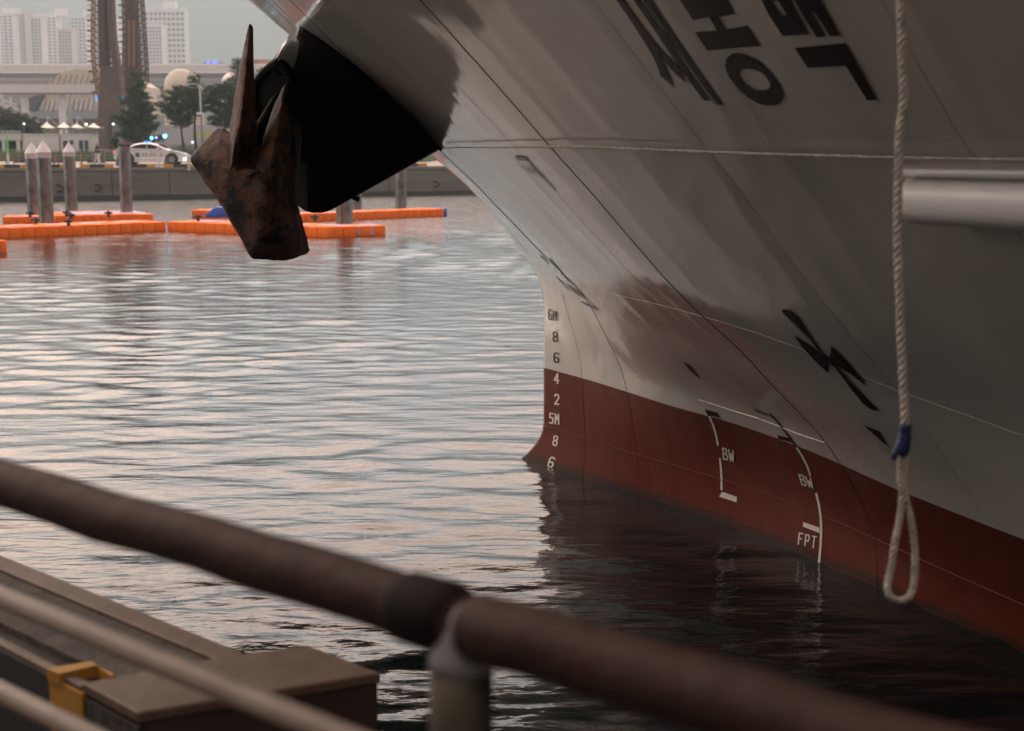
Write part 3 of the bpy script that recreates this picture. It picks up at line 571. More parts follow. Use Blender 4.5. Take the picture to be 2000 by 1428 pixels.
MB().tube([rl(P0, x) for x in (-.085, -.075, -.02, -.006, .004)], [r_ * 1.02, r_ * 1.10, r_ * 1.12, r_ * 1.02, r_ * .7], 24).build('cover_end_sleeve', mat('sleeve_dark', (.005, .003, .003), .8, spec=.2), railing, smooth=True)
b_ = [rl(P0, x) for x in np.linspace(0.028, 4.0, 50)]
MB().tube([rl(P0, .012), rl(P0, .019)] + [wob(q, i + 3) for i, q in enumerate(b_)], [r_ * .75, r_ * .93] + [r_ * (1 + .02 * math.sin(i * 1.9)) for i in range(50)], 24).build('rail_cover', m_wrap, railing, smooth=True)
MB().tube([rl(P0, x) for x in (-6.5, 4)], 0.024, 12).build('top_rail', m_rail, railing, smooth=True)
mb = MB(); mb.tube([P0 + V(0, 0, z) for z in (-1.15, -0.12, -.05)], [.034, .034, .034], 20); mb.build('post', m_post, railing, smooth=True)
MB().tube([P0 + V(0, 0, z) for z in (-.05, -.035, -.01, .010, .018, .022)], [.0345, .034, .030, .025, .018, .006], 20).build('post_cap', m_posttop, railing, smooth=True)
for px, py, rr_ in ((300, 1288, .0165), (40, 1370, .0165)):
    q = at(px, py, 1.0); r0 = ray(px, py)
    # lies in the vertical plane of the railing, just behind the post line
    k = ((P0 - QN * 0.0) - CAM).dot(QN) / r0.dot(QN); q = CAM + r0 * k
    MB().tube([rl(q, -6.5), rl(q, 6)], rr_, 14).build('pipe_rail', m_rail, railing, smooth=True)
m_conc = mat('quay_concrete', (0.10, 0.095, 0.088), 0.85, var=0.35, vscale=4, bump=0.5, bscale=30)
m_concd = mat('quay_dark_concrete', (0.03, 0.028, 0.027), 0.85, var=0.4, vscale=8, bump=0.5, bscale=30)
m_steelb = mat('rusty_brown_cap_steel', (0.070, 0.046, 0.034), 0.6, col2=(0.11, 0.078, 0.058), vscale=5, bump=0.2)
m_yel = mat('yellow_stripe_paint', (0.40, 0.21, 0.02), 0.6, col2=(0.30, 0.15, 0.02), vscale=10)
m_blk = mat('black_stripe_paint', (0.014, 0.014, 0.016), 0.6)
def qz(px, py, z=1.75): return atz(px, py, z)
quay = root('quay_coping', qz(270, 1405, 1.0), 'raised concrete coping with steel trim, black and yellow face and rusty end cap', 'kerb')
zt = 1.75
e0, e1 = qz(0, 1090), qz(480, 1285); n0, n1 = qz(0, 1264), qz(160, 1346)
de = (e1 - e0).normalized(); 
far0 = e0 - de * 4; 
nd_ = (qz(270, 1405) - n0).normalized(); near0 = n0 - nd_ * 4; n1 = n0 + nd_ * (n1 - n0).length; e1b = qz(372, 1305)
top = [far0, e1, qz(395, 1310), n1, near0]
MB().prism([(q.x, q.y) for q in (far0, e1, qz(600, 1272), qz(270, 1405), near0)], 0.2, zt - 0.02).build('coping_body', m_concd, quay)
bw = 0.075
MB().prism([(q.x, q.y) for q in (far0, e1, e1 - QN * bw, far0 - QN * bw)], zt - .1, zt + .012).build('edge_trim', m_steelb, quay, bevel=.006)
MB().prism([(q.x, q.y) for q in (far0 - QN * (bw + .002), e1 - QN * (bw + .002), e1 - QN * .30 - de * .1, far0 - QN * .30)], zt - .1, zt + .002).build('top_strip', mat('coping_gritty_strip', (.035, .034, .032), .9, col2=(.08, .075, .068), vscale=14, bump=.6, bscale=60), quay)
MB().prism([(q.x, q.y) for q in (near0 + QN * .03, n1 + QN * .03, n1, near0)], zt - .06, zt + .008).build('edge_trim', m_steelb, quay, bevel=.006)
c0, c1_, c2_, c3_, c4_ = qz(160, 1346), qz(270, 1405), qz(745, 1326), qz(600, 1271), qz(400, 1300)
MB().prism([(q.x, q.y) for q in (c0, c1_, c2_, c3_, c4_)], zt - .012, zt + .016).build('end_cap', m_steelb, quay, bevel=.006)
MB().prism([(q.x, q.y) for q in (c1_ + V(0, .01, 0), c2_ + V(-.01, .0, 0), c3_ + V(0, -.01, 0), c0 + V(.01, 0, 0))], -0.5, zt - .0125).build('end_block', mat('dark_brown_steel', (0.028, 0.018, 0.015), 0.6, var=.3), quay)
# black and yellow face: bands on the inner side
fdir = (n1 - n0).normalized(); yel0 = n0 + fdir * ((qz(90, 1318) - n0).dot(fdir)); yel1 = n0 + fdir * ((qz(160, 1350) - n0).dot(fdir))
inn = -QN * 0.006
def face(a, b, m, nm, z0=.9, z1=zt - .006): MB().prism([(q.x, q.y) for q in (a + inn, b + inn, b - inn * 2, a - inn * 2)], z0, z1).build(nm, m, quay)
face(near0, yel0, m_blk, 'black_band'); face(yel0 + fdir * .001, yel1, m_yel, 'yellow_band')
yb = [qz(93, 1321), qz(118, 1325), qz(182, 1312), qz(172, 1308)]
MB().prism([(q.x, q.y) for q in (qz(92, 1321), qz(116, 1331), qz(190, 1314), qz(178, 1306))], zt - .01, zt + .0195).build('yellow_band', m_yel, quay)
MB().prism([(q.x, q.y) for q in (qz(178, 1306), qz(190, 1314), qz(225, 1331), qz(218, 1334))], zt - .01, zt + .018).build('yellow_band', m_yel, quay)
# deck under the camera
dq = qz(0, 1395, 1.5)
edge = lambda t_, k: V(-0.45, 3.45, 0) + QD * t_ + QN * k
MB().prism([(q.x, q.y) for q in (near0, n0 + fdir * 1.2, V(.2, 2.6, 0), V(2.5, .45, 0), V(4.4, -1.4, 0), V(12, -9, 0), V(-18, -12, 0), V(-22, 10, 0))], -1.0, 1.3).build('quay_deck', m_conc)
tag(bpy.data.objects['quay_deck'], kind='structure')
sc_ = V(0, 0, 0) - QN * 11.5 - QD * 17; szr = math.atan2(QD.y, QD.x)  # unseen block, added to shut out the low sky behind the camera
blocker = root('sky_blocker', (sc_.x, sc_.y, 1.3), 'tall dark block added unseen behind the camera to keep sky light off the hull', 'building')
MB().box((sc_.x, sc_.y, 6.8), (74, 9, 11), rz=szr).build('wall', mat('blocker_wall', (.05, .045, .04), .8, var=.2), blocker)
MB().box((sc_.x, sc_.y, 12.6), (75, 9.6, .5), rz=szr).build('roof', mat('blocker_roof', (.04, .04, .04), .7), blocker)
# ============================================================ far quay
QA, QB = atz(0, 393, 0), atz(900, 379.5, 0); qd = (QB - QA).normalized(); qn = V(-qd.y, qd.x, 0)
def onq(px, k=0.0, z=2.0):    # point on the far quay line seen at photo column px, k metres behind the edge
    r = ray(px, 333); q = QA + qn * k; t_ = (q - CAM).dot(qn) / r.dot(qn); h = CAM + r * t_; return V(h.x, h.y, z)
m_qw = mat('quay_wall_concrete', (0.135, 0.125, 0.115), 0.85, var=0.22, vscale=.5, bump=.2, stretch=(.35, .35, 2))
m_prom = mat('promenade_paving', (0.30, 0.27, 0.25), 0.85, var=0.08, vscale=.6)
qwall = root('quay_wall', QA, 'grey concrete harbour wall across the water behind the orange pontoons', 'wall')
A0, B0 = QA - qd * 60, QB + qd * 90
MB().prism([(q.x, q.y) for q in (A0, B0, B0 + qn * 1.2, A0 + qn * 1.2)], -1, 1.96).build('wall_face', m_qw, qwall)
MB().prism([(q.x, q.y) for q in (A0 - qn * .06, B0 - qn * .06, B0 + qn * 1.0, A0 + qn * 1.0)], 1.961, 2.16).build('wall_coping', mat('coping_pale', (.20, .18, .165), .8, var=.12, vscale=.8), qwall)
MB().prism([(q.x, q.y) for q in (A0 - qn * .02, B0 - qn * .02, B0 + qn * .5, A0 + qn * .5)], -1, .28).build('tide_band', mat('tide_band_dark', (.03, .032, .025), .7, var=.3), qwall)
for px, py in ((113, 375), (188, 373), (452, 370), (850, 352)):
    q = onq(px, -.05, 0.8); MB().tube([q + V(.3 * math.cos(a), 0, .22 * math.sin(a)) for a in np.linspace(0, 6.28, 13)[:-1]], .05, 6, closed=True).build('mooring_ring', m_blk, qwall)
for px in (218, 330, 560, 760): 
    q = onq(px, -.005, 1.0); MB().box(q, (.05, .03, 1.8)).build('wall_joint', m_blk, qwall)
# promenade: rises slightly away from the water; then the town ground out to the hill
gv = [A0 + qn * .99 + V(0, 0, 2.1), B0 + qn * .99 + V(0, 0, 2.1)]; yb_ = 9.0
mb = MB(); rows = [(1.0, 2.12), (yb_, 2.42), (40, 2.5), (4200, 2.5)]
vs = []; 
for k, z in rows: vs += [A0 - qd * (0 if k < 50 else 5000) + qn * k + V(0, 0, z - A0.z), B0 + qd * (0 if k < 50 else 5000) + qn * k + V(0, 0, z - B0.z)]
mb.add(vs, [(0, 1, 3, 2), (2, 3, 5, 4), (4, 5, 7, 6)]); prom = mb.build('promenade', m_prom); tag(prom, kind='structure')
G0 = 2.45
# harbour shore closing the basin to the sides is out of frame; hill
m_hill = mat('hill_forest', (0.028, 0.065, 0.038), 0.95, col2=(0.05, 0.10, 0.055), vscale=.008)
hv_ = []; hf_ = []; nxh, nyh = 220, 60
for j in range(nyh):
    for i in range(nxh):
        x = -3300 + 6600 * i / (nxh - 1); y = 2300 + 1500 * j / (nyh - 1); f_ = j / (nyh - 1)
        h = (410 + 60 * noise.noise(V(x * .0006, 0, 3)) + 30 * noise.noise(V(x * .004, y * .004, 0))) * math.sin(min(1, f_ * 1.5) * math.pi / 2) ** 1.2 * (1 - .25 * max(0, x / 2500))
        hv_.append(V(x, y, 2.3 + h + 9 * noise.noise(V(x * .02, y * .02, 1))))
for j in range(nyh - 1):
    for i in range(nxh - 1): hf_.append((j*nxh+i, j*nxh+i+1, (j+1)*nxh+i+1, (j+1)*nxh+i))
o = MB().add(hv_, hf_).build('hill', m_hill, smooth=True); tag(o, kind='structure')
# ------------------------------------------------------------ striped kerb blocks
m_ky = mat('kerb_yellow', (0.50, 0.27, 0.03), 0.7); m_kb = mat('kerb_black', (0.03, 0.03, 0.03), 0.7)
KX = [(-10, 57), (75, 133), (157, 222), (239, 304), (321, 386), (404, 470), (690, 752), (770, 834)]
where = ['at the left edge of the picture behind the paired piles', 'mostly hidden behind the paired piles', 'in front of the walking person', 'just right of the flat topped pile below the white car', 'below the front wheel of the white car', 'behind the left point of the anchor', 'hidden behind the black bolster', 'right of the black bolster']
for (xa, xb), wh in zip(KX, where):
    q0, q1 = onq(xa, .25, 2.16), onq(xb, .25, 2.16); L = (q1 - q0).length; d = (q1 - q0) / L
    k = root('kerb_block', q0, 'yellow ended black kerb block ' + wh, 'kerb block', 'kerb blocks along the far quay edge')
    for a, b2_, m in ((0, .27, m_ky), (.272, .73, m_kb), (.732, 1, m_ky)):
        MB().extr([q0 + d * L * a + V(0, 0, 0), q0 + d * L * b2_, q0 + d * L * b2_ + V(0, 0, .22), q0 + d * L * a + V(0, 0, .22)], qn * .22).build('yellow_end' if m is m_ky else 'black_middle', m, k)
# ------------------------------------------------------------ piles
m_pile = mat('galvanised_pile', (0.14, 0.115, 0.10), 0.28, metal=0.7, col2=(0.36, 0.34, 0.33), vscale=2.0, stretch=(1, 1, .5))
m_cap = mat('pile_white_cap', (0.50, 0.48, 0.50), 0.45)
def pile(pxl, pxr, pyb, pyt, label, cone=True):
    q = atz((pxl + pxr) / 2, pyb + 3, 0); Yd = q.y; r = (pxr - pxl) / 2 * (q - CAM).length / F; zt_ = at(0, pyt, Yd).z
    o = root('steel_pile', (q.x, q.y, 0), label, 'pile', 'steel piles in the harbour')
    zs_ = zt_ - (0.95 if cone else 0) * r * 2; n = 28
    MB().tube([V(q.x, q.y, -2), V(q.x, q.y, zs_)], r, n).build('shaft', m_pile, o, ang=40)
    if cone: MB().tube([V(q.x, q.y, zs_ - .45 * r), V(q.x, q.y, zs_ + .25 * r), V(q.x, q.y, zs_ + .3 * r), V(q.x, q.y, zt_)], [r * 1.03, r * 1.03, r * 1.05, .01], n).build('cone_cap', m_cap, o, ang=40)
    else: MB().tube([V(q.x, q.y, zs_), V(q.x, q.y, zs_ + .08)], r * 1.05, n).build('flat_cap', m_kb, o, ang=40)
    MB().box((q.x - r * .2, q.y - r * .99, zs_ / 2 - .5), (.03, .03, zs_ + .9)).build('seam_strip', m_pile, o)
    return o
pile(56, 81, 425, 278, 'rear one of the paired white capped steel piles at far left')
pile(78, 105, 441, 274, 'front one of the paired white capped steel piles, standing through the orange pontoon')
pile(129, 151, 418, 278, 'single slimmer white capped steel pile between the paired piles and the person')
pile(237, 259, 427, 286, 'flat topped steel pile in front of the rear of the white car', cone=False)
pile(657, 689, 441, 270, 'steel pile rising from the near right pontoon up behind the black bolster')
pile(689, 707, 412, 274, 'thinner reddish steel pile just behind the bolster, beside the nearer one')
pile(773, 794, 405, 274, 'steel pile right of the bolster in front of the concrete quay wall')
pile(429, 446, 412, 300, 'steel pile mostly hidden behind the left plate of the anchor')
# ------------------------------------------------------------ floating docks
m_org = mat('float_orange', (0.82, 0.155, 0.006), 0.6, spec=.25, var=0.12, vscale=3); m_lav = mat('float_lavender', (0.36, 0.30, 0.50), 0.5); m_blu = mat('float_blue', (0.02, 0.09, 0.42), 0.45)
def cube_mesh(m, nm):
    o = MB().box((0, 0, .17), (.485, .485, .42)).build(nm, m, bevel=.035, seg=2, ang=40); me = o.data; bpy.data.objects.remove(o); return me
CM = {'o': cube_mesh(m_org, 'float_cube'), 'l': cube_mesh(m_lav, 'float_cube'), 'b': cube_mesh(m_blu, 'float_cube')}
def dock(a, b, depth, label, col=lambda i, j: 'o', n=None):
    a = Vector((a.x, a.y, 0)); b = Vector((b.x, b.y, 0)); d = (b - a).normalized(); nrm = V(-d.y, d.x, 0); rz = math.atan2(d.y, d.x)
    o = root('floating_dock', a, label, 'floating dock', 'floating docks of plastic cubes', rz=rz); k = n or max(1, round((b - a).length / .5)); st = (b - a).length / k
    for j in range(depth):
        for i in range(k):
            c_ = bpy.data.objects.new('float_cube', CM[col(i, j)]); COL.objects.link(c_); c_.parent = o
            c_.location = ((i + .5) * st, (j + .5) * .5, random.uniform(-.012, .012)); c_.scale = (st / .5, 1, 1)
    return o
def cleat(o, px, py, z=.4):
    q = atz(px, py, z); MB().tube([q, q + V(0, 0, .16)], .07, 8).tube([q + V(-.16, 0, .17), q + V(.16, 0, .17)], .045, 8).tube([q + V(0, 0, .16), q + V(0, 0, .26)], [.08, .06], 8).build('cleat', m_kb, o)
d1 = dock(atz(-60, 468, 0), atz(325, 451.5, 0), 4, 'long orange pontoon across the left foreground water, in front of the paired piles', lambda i, j: 'l' if j == 2 and i % 3 else 'o')
d2 = dock(atz(326, 451.5, 0), atz(641, 463.5, 0), 4, 'orange pontoon running behind the lower half of the anchor', lambda i, j: 'l' if j == 2 and i % 4 else 'o')
d3 = dock(atz(643, 463, 0), atz(754, 459.5, 0), 3, 'short near orange pontoon carrying a pile, just right of the anchor', lambda i, j: 'l' if j == 1 else 'o', n=4)
d4 = dock(atz(560, 435.5, 0), atz(868, 422.5, 0), 3, 'long far orange pontoon ending with a blue edge below the bolster', lambda i, j: 'l' if j == 1 and i < 10 else 'o')
d5 = dock(atz(5, 441, 0), atz(88, 440, 0), 3, 'short orange pontoon finger behind the paired piles at far left', lambda i, j: 'l' if j == 1 else 'o')
d6 = dock(atz(108, 438, 0), atz(300, 434, 0), 9, 'broad low pontoon platform behind the long orange pontoon, with black cleats', lambda i, j: 'l' if 1 < j < 8 and i > 1 else 'o', n=11)
d7 = dock(atz(374, 426, 0), atz(446, 426, 0), 3, 'small orange pontoon with blue float blocks, partly behind the anchor', lambda i, j: 'o')
d8 = dock(atz(-40, 497, 0), atz(15, 493, 0), 3, 'small blue and orange pontoon corner at the left edge, nearest the camera', lambda i, j: 'o' if i % 2 else 'b', n=4)
d4e = bpy.data.objects.new('float_cube', CM['b'])
for j in range(3):
    c_ = bpy.data.objects.new('end_float', CM['b']); COL.objects.link(c_); c_.parent = d4; c_.location = ((atz(868, 422.5, 0) - atz(560, 435.5, 0)).length + .1, (j + .5) * .5, 0); c_.scale = (.4, 1, 1)
for px in (675, 696, 722):
    q = atz(px + 5, 461, .0); MB().box(q + V(0, -.05, .2), (.08, .1, .3)).build('connector_pin', m_lav, d3)
for k_, (px, py) in enumerate(((70, 438), (134, 441), (59, 424), (387, 432), (212, 424), (130, 423), (139, 428), (615, 432))): cleat((d1, d1, d5, d2, d6, d6, d6, d4)[k_], px, py)
bs = root('blue_float_stack', atz(423, 424, .4), 'blue plastic float block lying on the small orange pontoon behind the anchor', 'float')
q = atz(425, 425, .38); MB().extr([q + V(-.55, 0, 0), q + V(.45, 0, 0), q + V(.42, 0, .42), q + V(-.1, 0, .45), q + V(-.5, 0, .16)], V(0, .7, 0)).build('float_block', m_blu, bs, bevel=.04, ang=40)
# ------------------------------------------------------------ car
def car(px0, px1, pyb, Yd):
    a = at(px0, pyb, Yd); b = at(px1, pyb, Yd); L = (b - a).length; g = a.z
    o = root('parked_car', ((a.x + b.x) / 2, Yd, g), 'white sedan with a blue roof light and lettered doors on the far quay', 'car')
    mw_ = mat('car_white_paint', (0.66, 0.67, 0.69), 0.25, coat=.5); mg = mat('car_glass', (0.02, 0.03, 0.04), 0.08); mt = mat('tyre_rubber', (0.02, 0.02, 0.02), .8); mr = mat('wheel_rim', (.30, .30, .31), .35, metal=.7)
    s = L / 4.9
    def P(x, z, y=0): return V(a.x + x * s, Yd + y, g + z * s)
    prof = [(0.0, .42), (.03, .78), (.12, .98), (.55, 1.03), (1.1, 1.08), (3.35, .98), (4.1, .88), (4.6, .76), (4.86, .60), (4.9, .38), (4.8, .22), (4.35, .2), (3.5, .18), (1.4, .18), (.3, .24)]
    st = [(-.92, .0), (-.88, .03), (0.88, .03), (.92, .0)]
    mb = MB(); n = len(prof); vs = []
    for y, _ in ((-.84, 1), (-.92, 0), (.92, 0), (.84, 1)):
        ins = .05 if abs(y) < .9 else 0.0
        for x, z in prof: vs.append(P(2.45 + (x - 2.45) * (1 - ins * .3), .5 + (z - .5) * (1.0 if not ins else 1.06) , y))
    fs = [tuple(range(n)), tuple(range(3 * n, 4 * n))[::-1]]
    for k in range(3): fs += [(k*n+i, k*n+(i+1) % n, (k+1)*n+(i+1) % n, (k+1)*n+i) for i in range(n)]
    mb.add(vs, fs).build('body', mw_, o, bevel=.03, ang=35)
    roof = [(.62, 1.02), (1.35, 1.36), (1.9, 1.46), (2.45, 1.45), (2.9, 1.34), (3.75, .95)]
    mb = MB(); vs = []; n = len(roof)
    for y in (-.80, -.62, .62, .80):
        for x, z in roof: vs.append(P(x, z if abs(y) < .7 else 1.0 + (z - 1.0) * .86 if z > 1.05 else z - .03, y * (1 if z < 1.1 else .92)))
    fs = [tuple(range(n)), tuple(range(3*n, 4*n))[::-1]]
    for k in range(3): fs += [(k*n+i, k*n+(i+1) % n, (k+1)*n+(i+1) % n, (k+1)*n+i) for i in range(n)]
    mb.add(vs, fs).build('cabin', mw_, o, bevel=.03, ang=40)
    for poly in ([(1.02, 1.08), (1.42, 1.28), (1.9, 1.36), (2.2, 1.36), (2.2, 1.06)], [(2.27, 1.06), (2.27, 1.36), (2.5, 1.34), (2.85, 1.25), (3.3, 1.03)]):
        MB().extr([P(x, z, -.815) for x, z in poly], V(0, .05, 0)).build('side_window', mg, o)
    MB().extr([P(3.42, 1.06, -.6), P(2.95, 1.33, -.52), P(2.95, 1.33, .52), P(3.42, 1.06, .6)], V(.04, 0, .03)).build('windscreen', mg, o)
    for x in (.98, 3.92):
        for y in (-.84, .84):
            wh = MB().tube([P(x, .34, y - .1), P(x, .34, y + .1)], .34 * s, 24).build('wheel', mt, o, ang=40)
            MB().tube([P(x, .34, y - .12), P(x, .34, y + .12)], .21 * s, 12).build('rim', mr, wh, ang=40)
        MB().tube([P(x, .38, -.925), P(x, .38, -.90)], .42 * s, 20).build('wheel_arch', m_kb, o)
    MB().box(P(.03, .82, -.72), (.12, .25, .2)).build('tail_light', mat('tail_red', (.7, .03, .02), .3, emit=((1, .08, .04), 1.6)), o)
    MB().box(P(4.72, .66, -.72), (.28, .2, .1)).build('headlight', mat('lamp_clear', (.7, .7, .65), .2), o)
    MB().box(P(4.78, .36, -.8), (.16, .16, .15)).build('fog_light', mat('lamp_lit', (.9, .8, .5), .2, emit=((1, .85, .5), 5)), o)
    MB().box(P(2.1, 1.52, 0), (.34, .8, .12)).build('roof_light', mat('blue_lamp', (.02, .25, .6), .3, emit=((.03, .35, .9), .8)), o, bevel=.03)
    MB().box(P(3.0, 1.06, -.98), (.2, .14, .13)).build('mirror', mw_, o, bevel=.02)
    MB().box(P(2.3, .32, -.925), (2.2, .02, .03)).build('sill_line', m_kb, o)
    mgn = mat('door_emblem', (.02, .12, .13), .5); md = mat('door_letters', (.06, .06, .09), .5)
    MB().box(P(1.62, .66, -.93), (.28, .02, .3)).build('door_emblem', mgn, o)
    mb = MB()
    for i, x in enumerate((2.0, 2.25, 2.5, 2.75, 3.0, 3.25)):
        mb.box(P(x, .74, -.93), (.15, .02, .03)).box(P(x, .63, -.93), (.14, .02, .03)).box(P(x + .05 * (-1) ** i, .67, -.93), (.03, .02, .2)).box(P(x - .06, .58, -.93), (.03, .02, .1))
    mb.build('door_lettering', md, o)
    MB().box(P(1.4, .92, -.925), (.18, .015, .025)).box(P(2.55, .90, -.925), (.18, .015, .025)).build('door_handle', mr, o)
    return o
car(229, 370, 321.5, 104.5)
# ------------------------------------------------------------ person walking
def person():
    Yd = 104.0; g = at(190, 325, Yd).z; q = at(191, 325, Yd); h = 1.66
    o = root('person', (q.x, Yd, g), 'person with light hair in a black jacket and pale trousers walking along the far quay', 'person')
    ms_ = mat('skin', (.45, .28, .20), .6); mj = mat('black_jacket', (.014, .013, .016), .8); mtt = mat('pale_trousers', (.42, .41, .40), .8); mh = mat('light_brown_hair', (.22, .13, .07), .7)
    def P(x, z, y=0): return V(q.x + x, Yd + y, g + z)
    js = {'pel': (P(0, .88), .14), 'wst': (P(-.01, 1.05), .13), 'chest': (P(-.02, 1.25), .16), 'neck': (P(-.04, 1.42), .055), 'head': (P(-.05, 1.52, 0), .085), 'crown': (P(-.05, 1.60), .08),
          'hl': (P(-.03, .82, -.08), .09), 'kl': (P(-.14, .46, -.08), .065), 'al': (P(-.27, .09, -.08), .042), 'tl': (P(-.40, .05, -.08), .035),
          'hr': (P(.03, .82, .08), .09), 'kr': (P(.10, .46, .08), .065), 'ar': (P(.28, .12, .08), .042), 'tr': (P(.17, .04, .08), .035),
          'sl': (P(-.02, 1.36, -.18), .07), 'el': (P(.10, 1.10, -.22), .045), 'wl': (P(.03, .90, -.2), .034), 'hndl': (P(-.01, .80, -.2), .035),
          'sr': (P(-.02, 1.36, .18), .07), 'er': (P(-.12, 1.10, .22), .045), 'wr': (P(-.22, .93, .2), .034), 'hndr': (P(-.27, .85, .2), .035)}
    ed = [('pel', 'wst'), ('wst', 'chest'), ('chest', 'neck'), ('neck', 'head'), ('head', 'crown'), ('pel', 'hl'), ('hl', 'kl'), ('kl', 'al'), ('al', 'tl'), ('pel', 'hr'), ('hr', 'kr'), ('kr', 'ar'), ('ar', 'tr'),
          ('chest', 'sl'), ('sl', 'el'), ('el', 'wl'), ('wl', 'hndl'), ('chest', 'sr'), ('sr', 'er'), ('er', 'wr'), ('wr', 'hndr')]
    def skin(nm, keys, m, grow=0.0):
        ks = [k for k in js if k in keys]; ix = {k: i for i, k in enumerate(ks)}; inv = mw(o).inverted()
        me = bpy.data.meshes.new(nm); me.from_pydata([tuple(inv @ js[k][0]) for k in ks], [(ix[a], ix[b]) for a, b in ed if a in ix and b in ix], [])
        ob = bpy.data.objects.new(nm, me); COL.objects.link(ob); ob.parent = o; md = ob.modifiers.new('skin', 'SKIN'); 
        for k in ks: me.skin_vertices[0].data[ix[k]].radius = (js[k][1] + grow,) * 2
        me.skin_vertices[0].data[0].use_root = True; s2 = ob.modifiers.new('sub', 'SUBSURF'); s2.levels = 1; s2.render_levels = 1; me.materials.append(m)
        return ob
    skin('body', set(js), ms_)
    skin('jacket', {'pel', 'wst', 'chest', 'sl', 'el', 'wl', 'sr', 'er', 'wr'}, mj, .06)
    skin('trousers', {'pel', 'hl', 'kl', 'al', 'hr', 'kr', 'ar'}, mtt, .012)
    MB().tube([P(-.02, 1.34), P(.0, 1.45), P(-.01, 1.56), P(-.04, 1.63), P(-.06, 1.655)], [.06, .09, .105, .09, .02], 12).build('hair', mh, o, smooth=True)
person()
# ------------------------------------------------------------ quay furniture
def cone(px, pyb, pyt, label):
    Yd = 102.0; q = at(px, pyb, Yd); h = at(px, pyt, Yd).z - q.z
    o = root('traffic_cone', q, label, 'cone', 'dark cones by the car')
    MB().tube([q + V(0, 0, .03), q + V(0, 0, h)], [.19, .05], 14).build('cone_body', mat('cone_dark', (.035, .04, .05), .6), o, ang=40)
    MB().box(q + V(0, 0, .02), (.45, .45, .05)).build('cone_base', m_kb, o); MB().tube([q + V(0, 0, h * .55), q + V(0, 0, h * .75)], [.115, .085], 14).build('cone_band', mat('cone_grey', (.15, .15, .16), .5), o)
cone(231, 325, 303, 'dark traffic cone behind the rear bumper of the white car'); cone(325, 323, 302, 'dark traffic cone in front of the white car door')
def bollard(px, pyb, pyt, Yd, w_, col, label, cat='bollard', grp='thin white posts along the quay', top=None):
    q = at(px, pyb, Yd); h = at(px, pyt, Yd).z - q.z; o = root('bollard', q, label, cat, grp)
    MB().tube([q, q + V(0, 0, h * .93), q + V(0, 0, h)], [w_, w_, w_ * .5], 12).build('post', col, o, ang=40); MB().tube([q, q + V(0, 0, .06)], w_ * 1.8, 12).build('base', col, o)
    if top: MB().tube([q + V(0, 0, h), q + V(0, 0, h + top[0])], w_ * .9, 10).build('top', top[1], o)
mpw_ = mat('post_pale', (.45, .46, .50), .5); mrb = mat('post_red_brown', (.16, .045, .03), .7)
for px, t_, wh in ((17, 300, 'at far left, topped with a green flag'), (193, 300, 'right in front of the walking person'), (311, 298, 'in front of the white car door'), (369, 300, 'ahead of the white car bumper')):
    bollard(px, 333, t_, 100, .07, mpw_, 'thin white post on the quay edge ' + wh, top=(1.2, mat('green_flag', (.1, .5, .1), .6)) if px == 17 else None)
for px, wh in ((13, 'beside the green topped white post'), (28, 'at the left end of the first planter'), (106, 'just right of the paired piles'), (115, 'a step right of the paired piles'), (160, 'between the slim pile and the walking person')):
    bollard(px, 327, 306, 102, .05, mrb, 'short red brown post ' + wh, grp='short red brown posts')
m_plant = mat('planter_box', (.045, .04, .042), .7); m_leaf = mat('hedge_green', (.035, .06, .025), .8, col2=(.06, .09, .04), vscale=4)
def leafblob(mb, c_, rad, n, s_, flat=1.0):
    for _ in range(n):
        d = Vector(rng.normal(size=3)); d.normalize(); r = rad[0] * (rng.random() ** .4)
        p_ = c_ + V(d.x * rad[0], d.y * rad[1], d.z * rad[2]) * (rng.random() ** .4)
        a = Vector(rng.normal(size=3)).normalized(); b = a.orthogonal().normalized() * s_ * (.6 + .8 * rng.random()); c2v = a.cross(b).normalized() * s_ * flat * (.6 + .8 * rng.random())
        mb.add([p_ - b, p_ + c2v * .5, p_ + b, p_ - c2v * .5], [(0, 1, 2, 3)])
for x0, x1, wh in ((27, 55, 'left of the paired piles'), (80, 131, 'behind the paired piles'), (170, 201, 'behind the walking person')):
    Yd = 106; a = at(x0, 326, Yd); b = at(x1, 326, Yd); h = at(x0, 306, Yd).z - a.z
    o = root('planter', a, 'dark planter box with a clipped hedge ' + wh, 'planter', 'planters on the far quay')
    MB().box((a + b) / 2 + V(0, .4, h / 2), ((b - a).length, .8, h)).build('box', m_plant, o, bevel=.03)
    mb = MB(); 
    for k in range(int((b - a).length * 2.5)): leafblob(mb, a + V((k + .5) / 2.5, .4, h + .15), (.3, .35, .22), 60, .06)
    mb.build('hedge', m_leaf, o)
# thin quay fence
o = root('quay_fence', at(0, 320, 103.4), 'thin grey wire fence along the far promenade at left', 'fence')
mf = mat('fence_wire', (.22, .22, .24), .5, metal=.3)
for k, py in enumerate((293, 298, 304, 310)): MB().tube([at(-40, py, 103.4), at(226, py, 103.4)], .012 if k else .025, 6).build('rail', mf, o)
for px in range(-35, 230, 24): MB().tube([at(px, 323, 103.4), at(px, 293, 103.4)], .025, 6).build('post', mf, o)
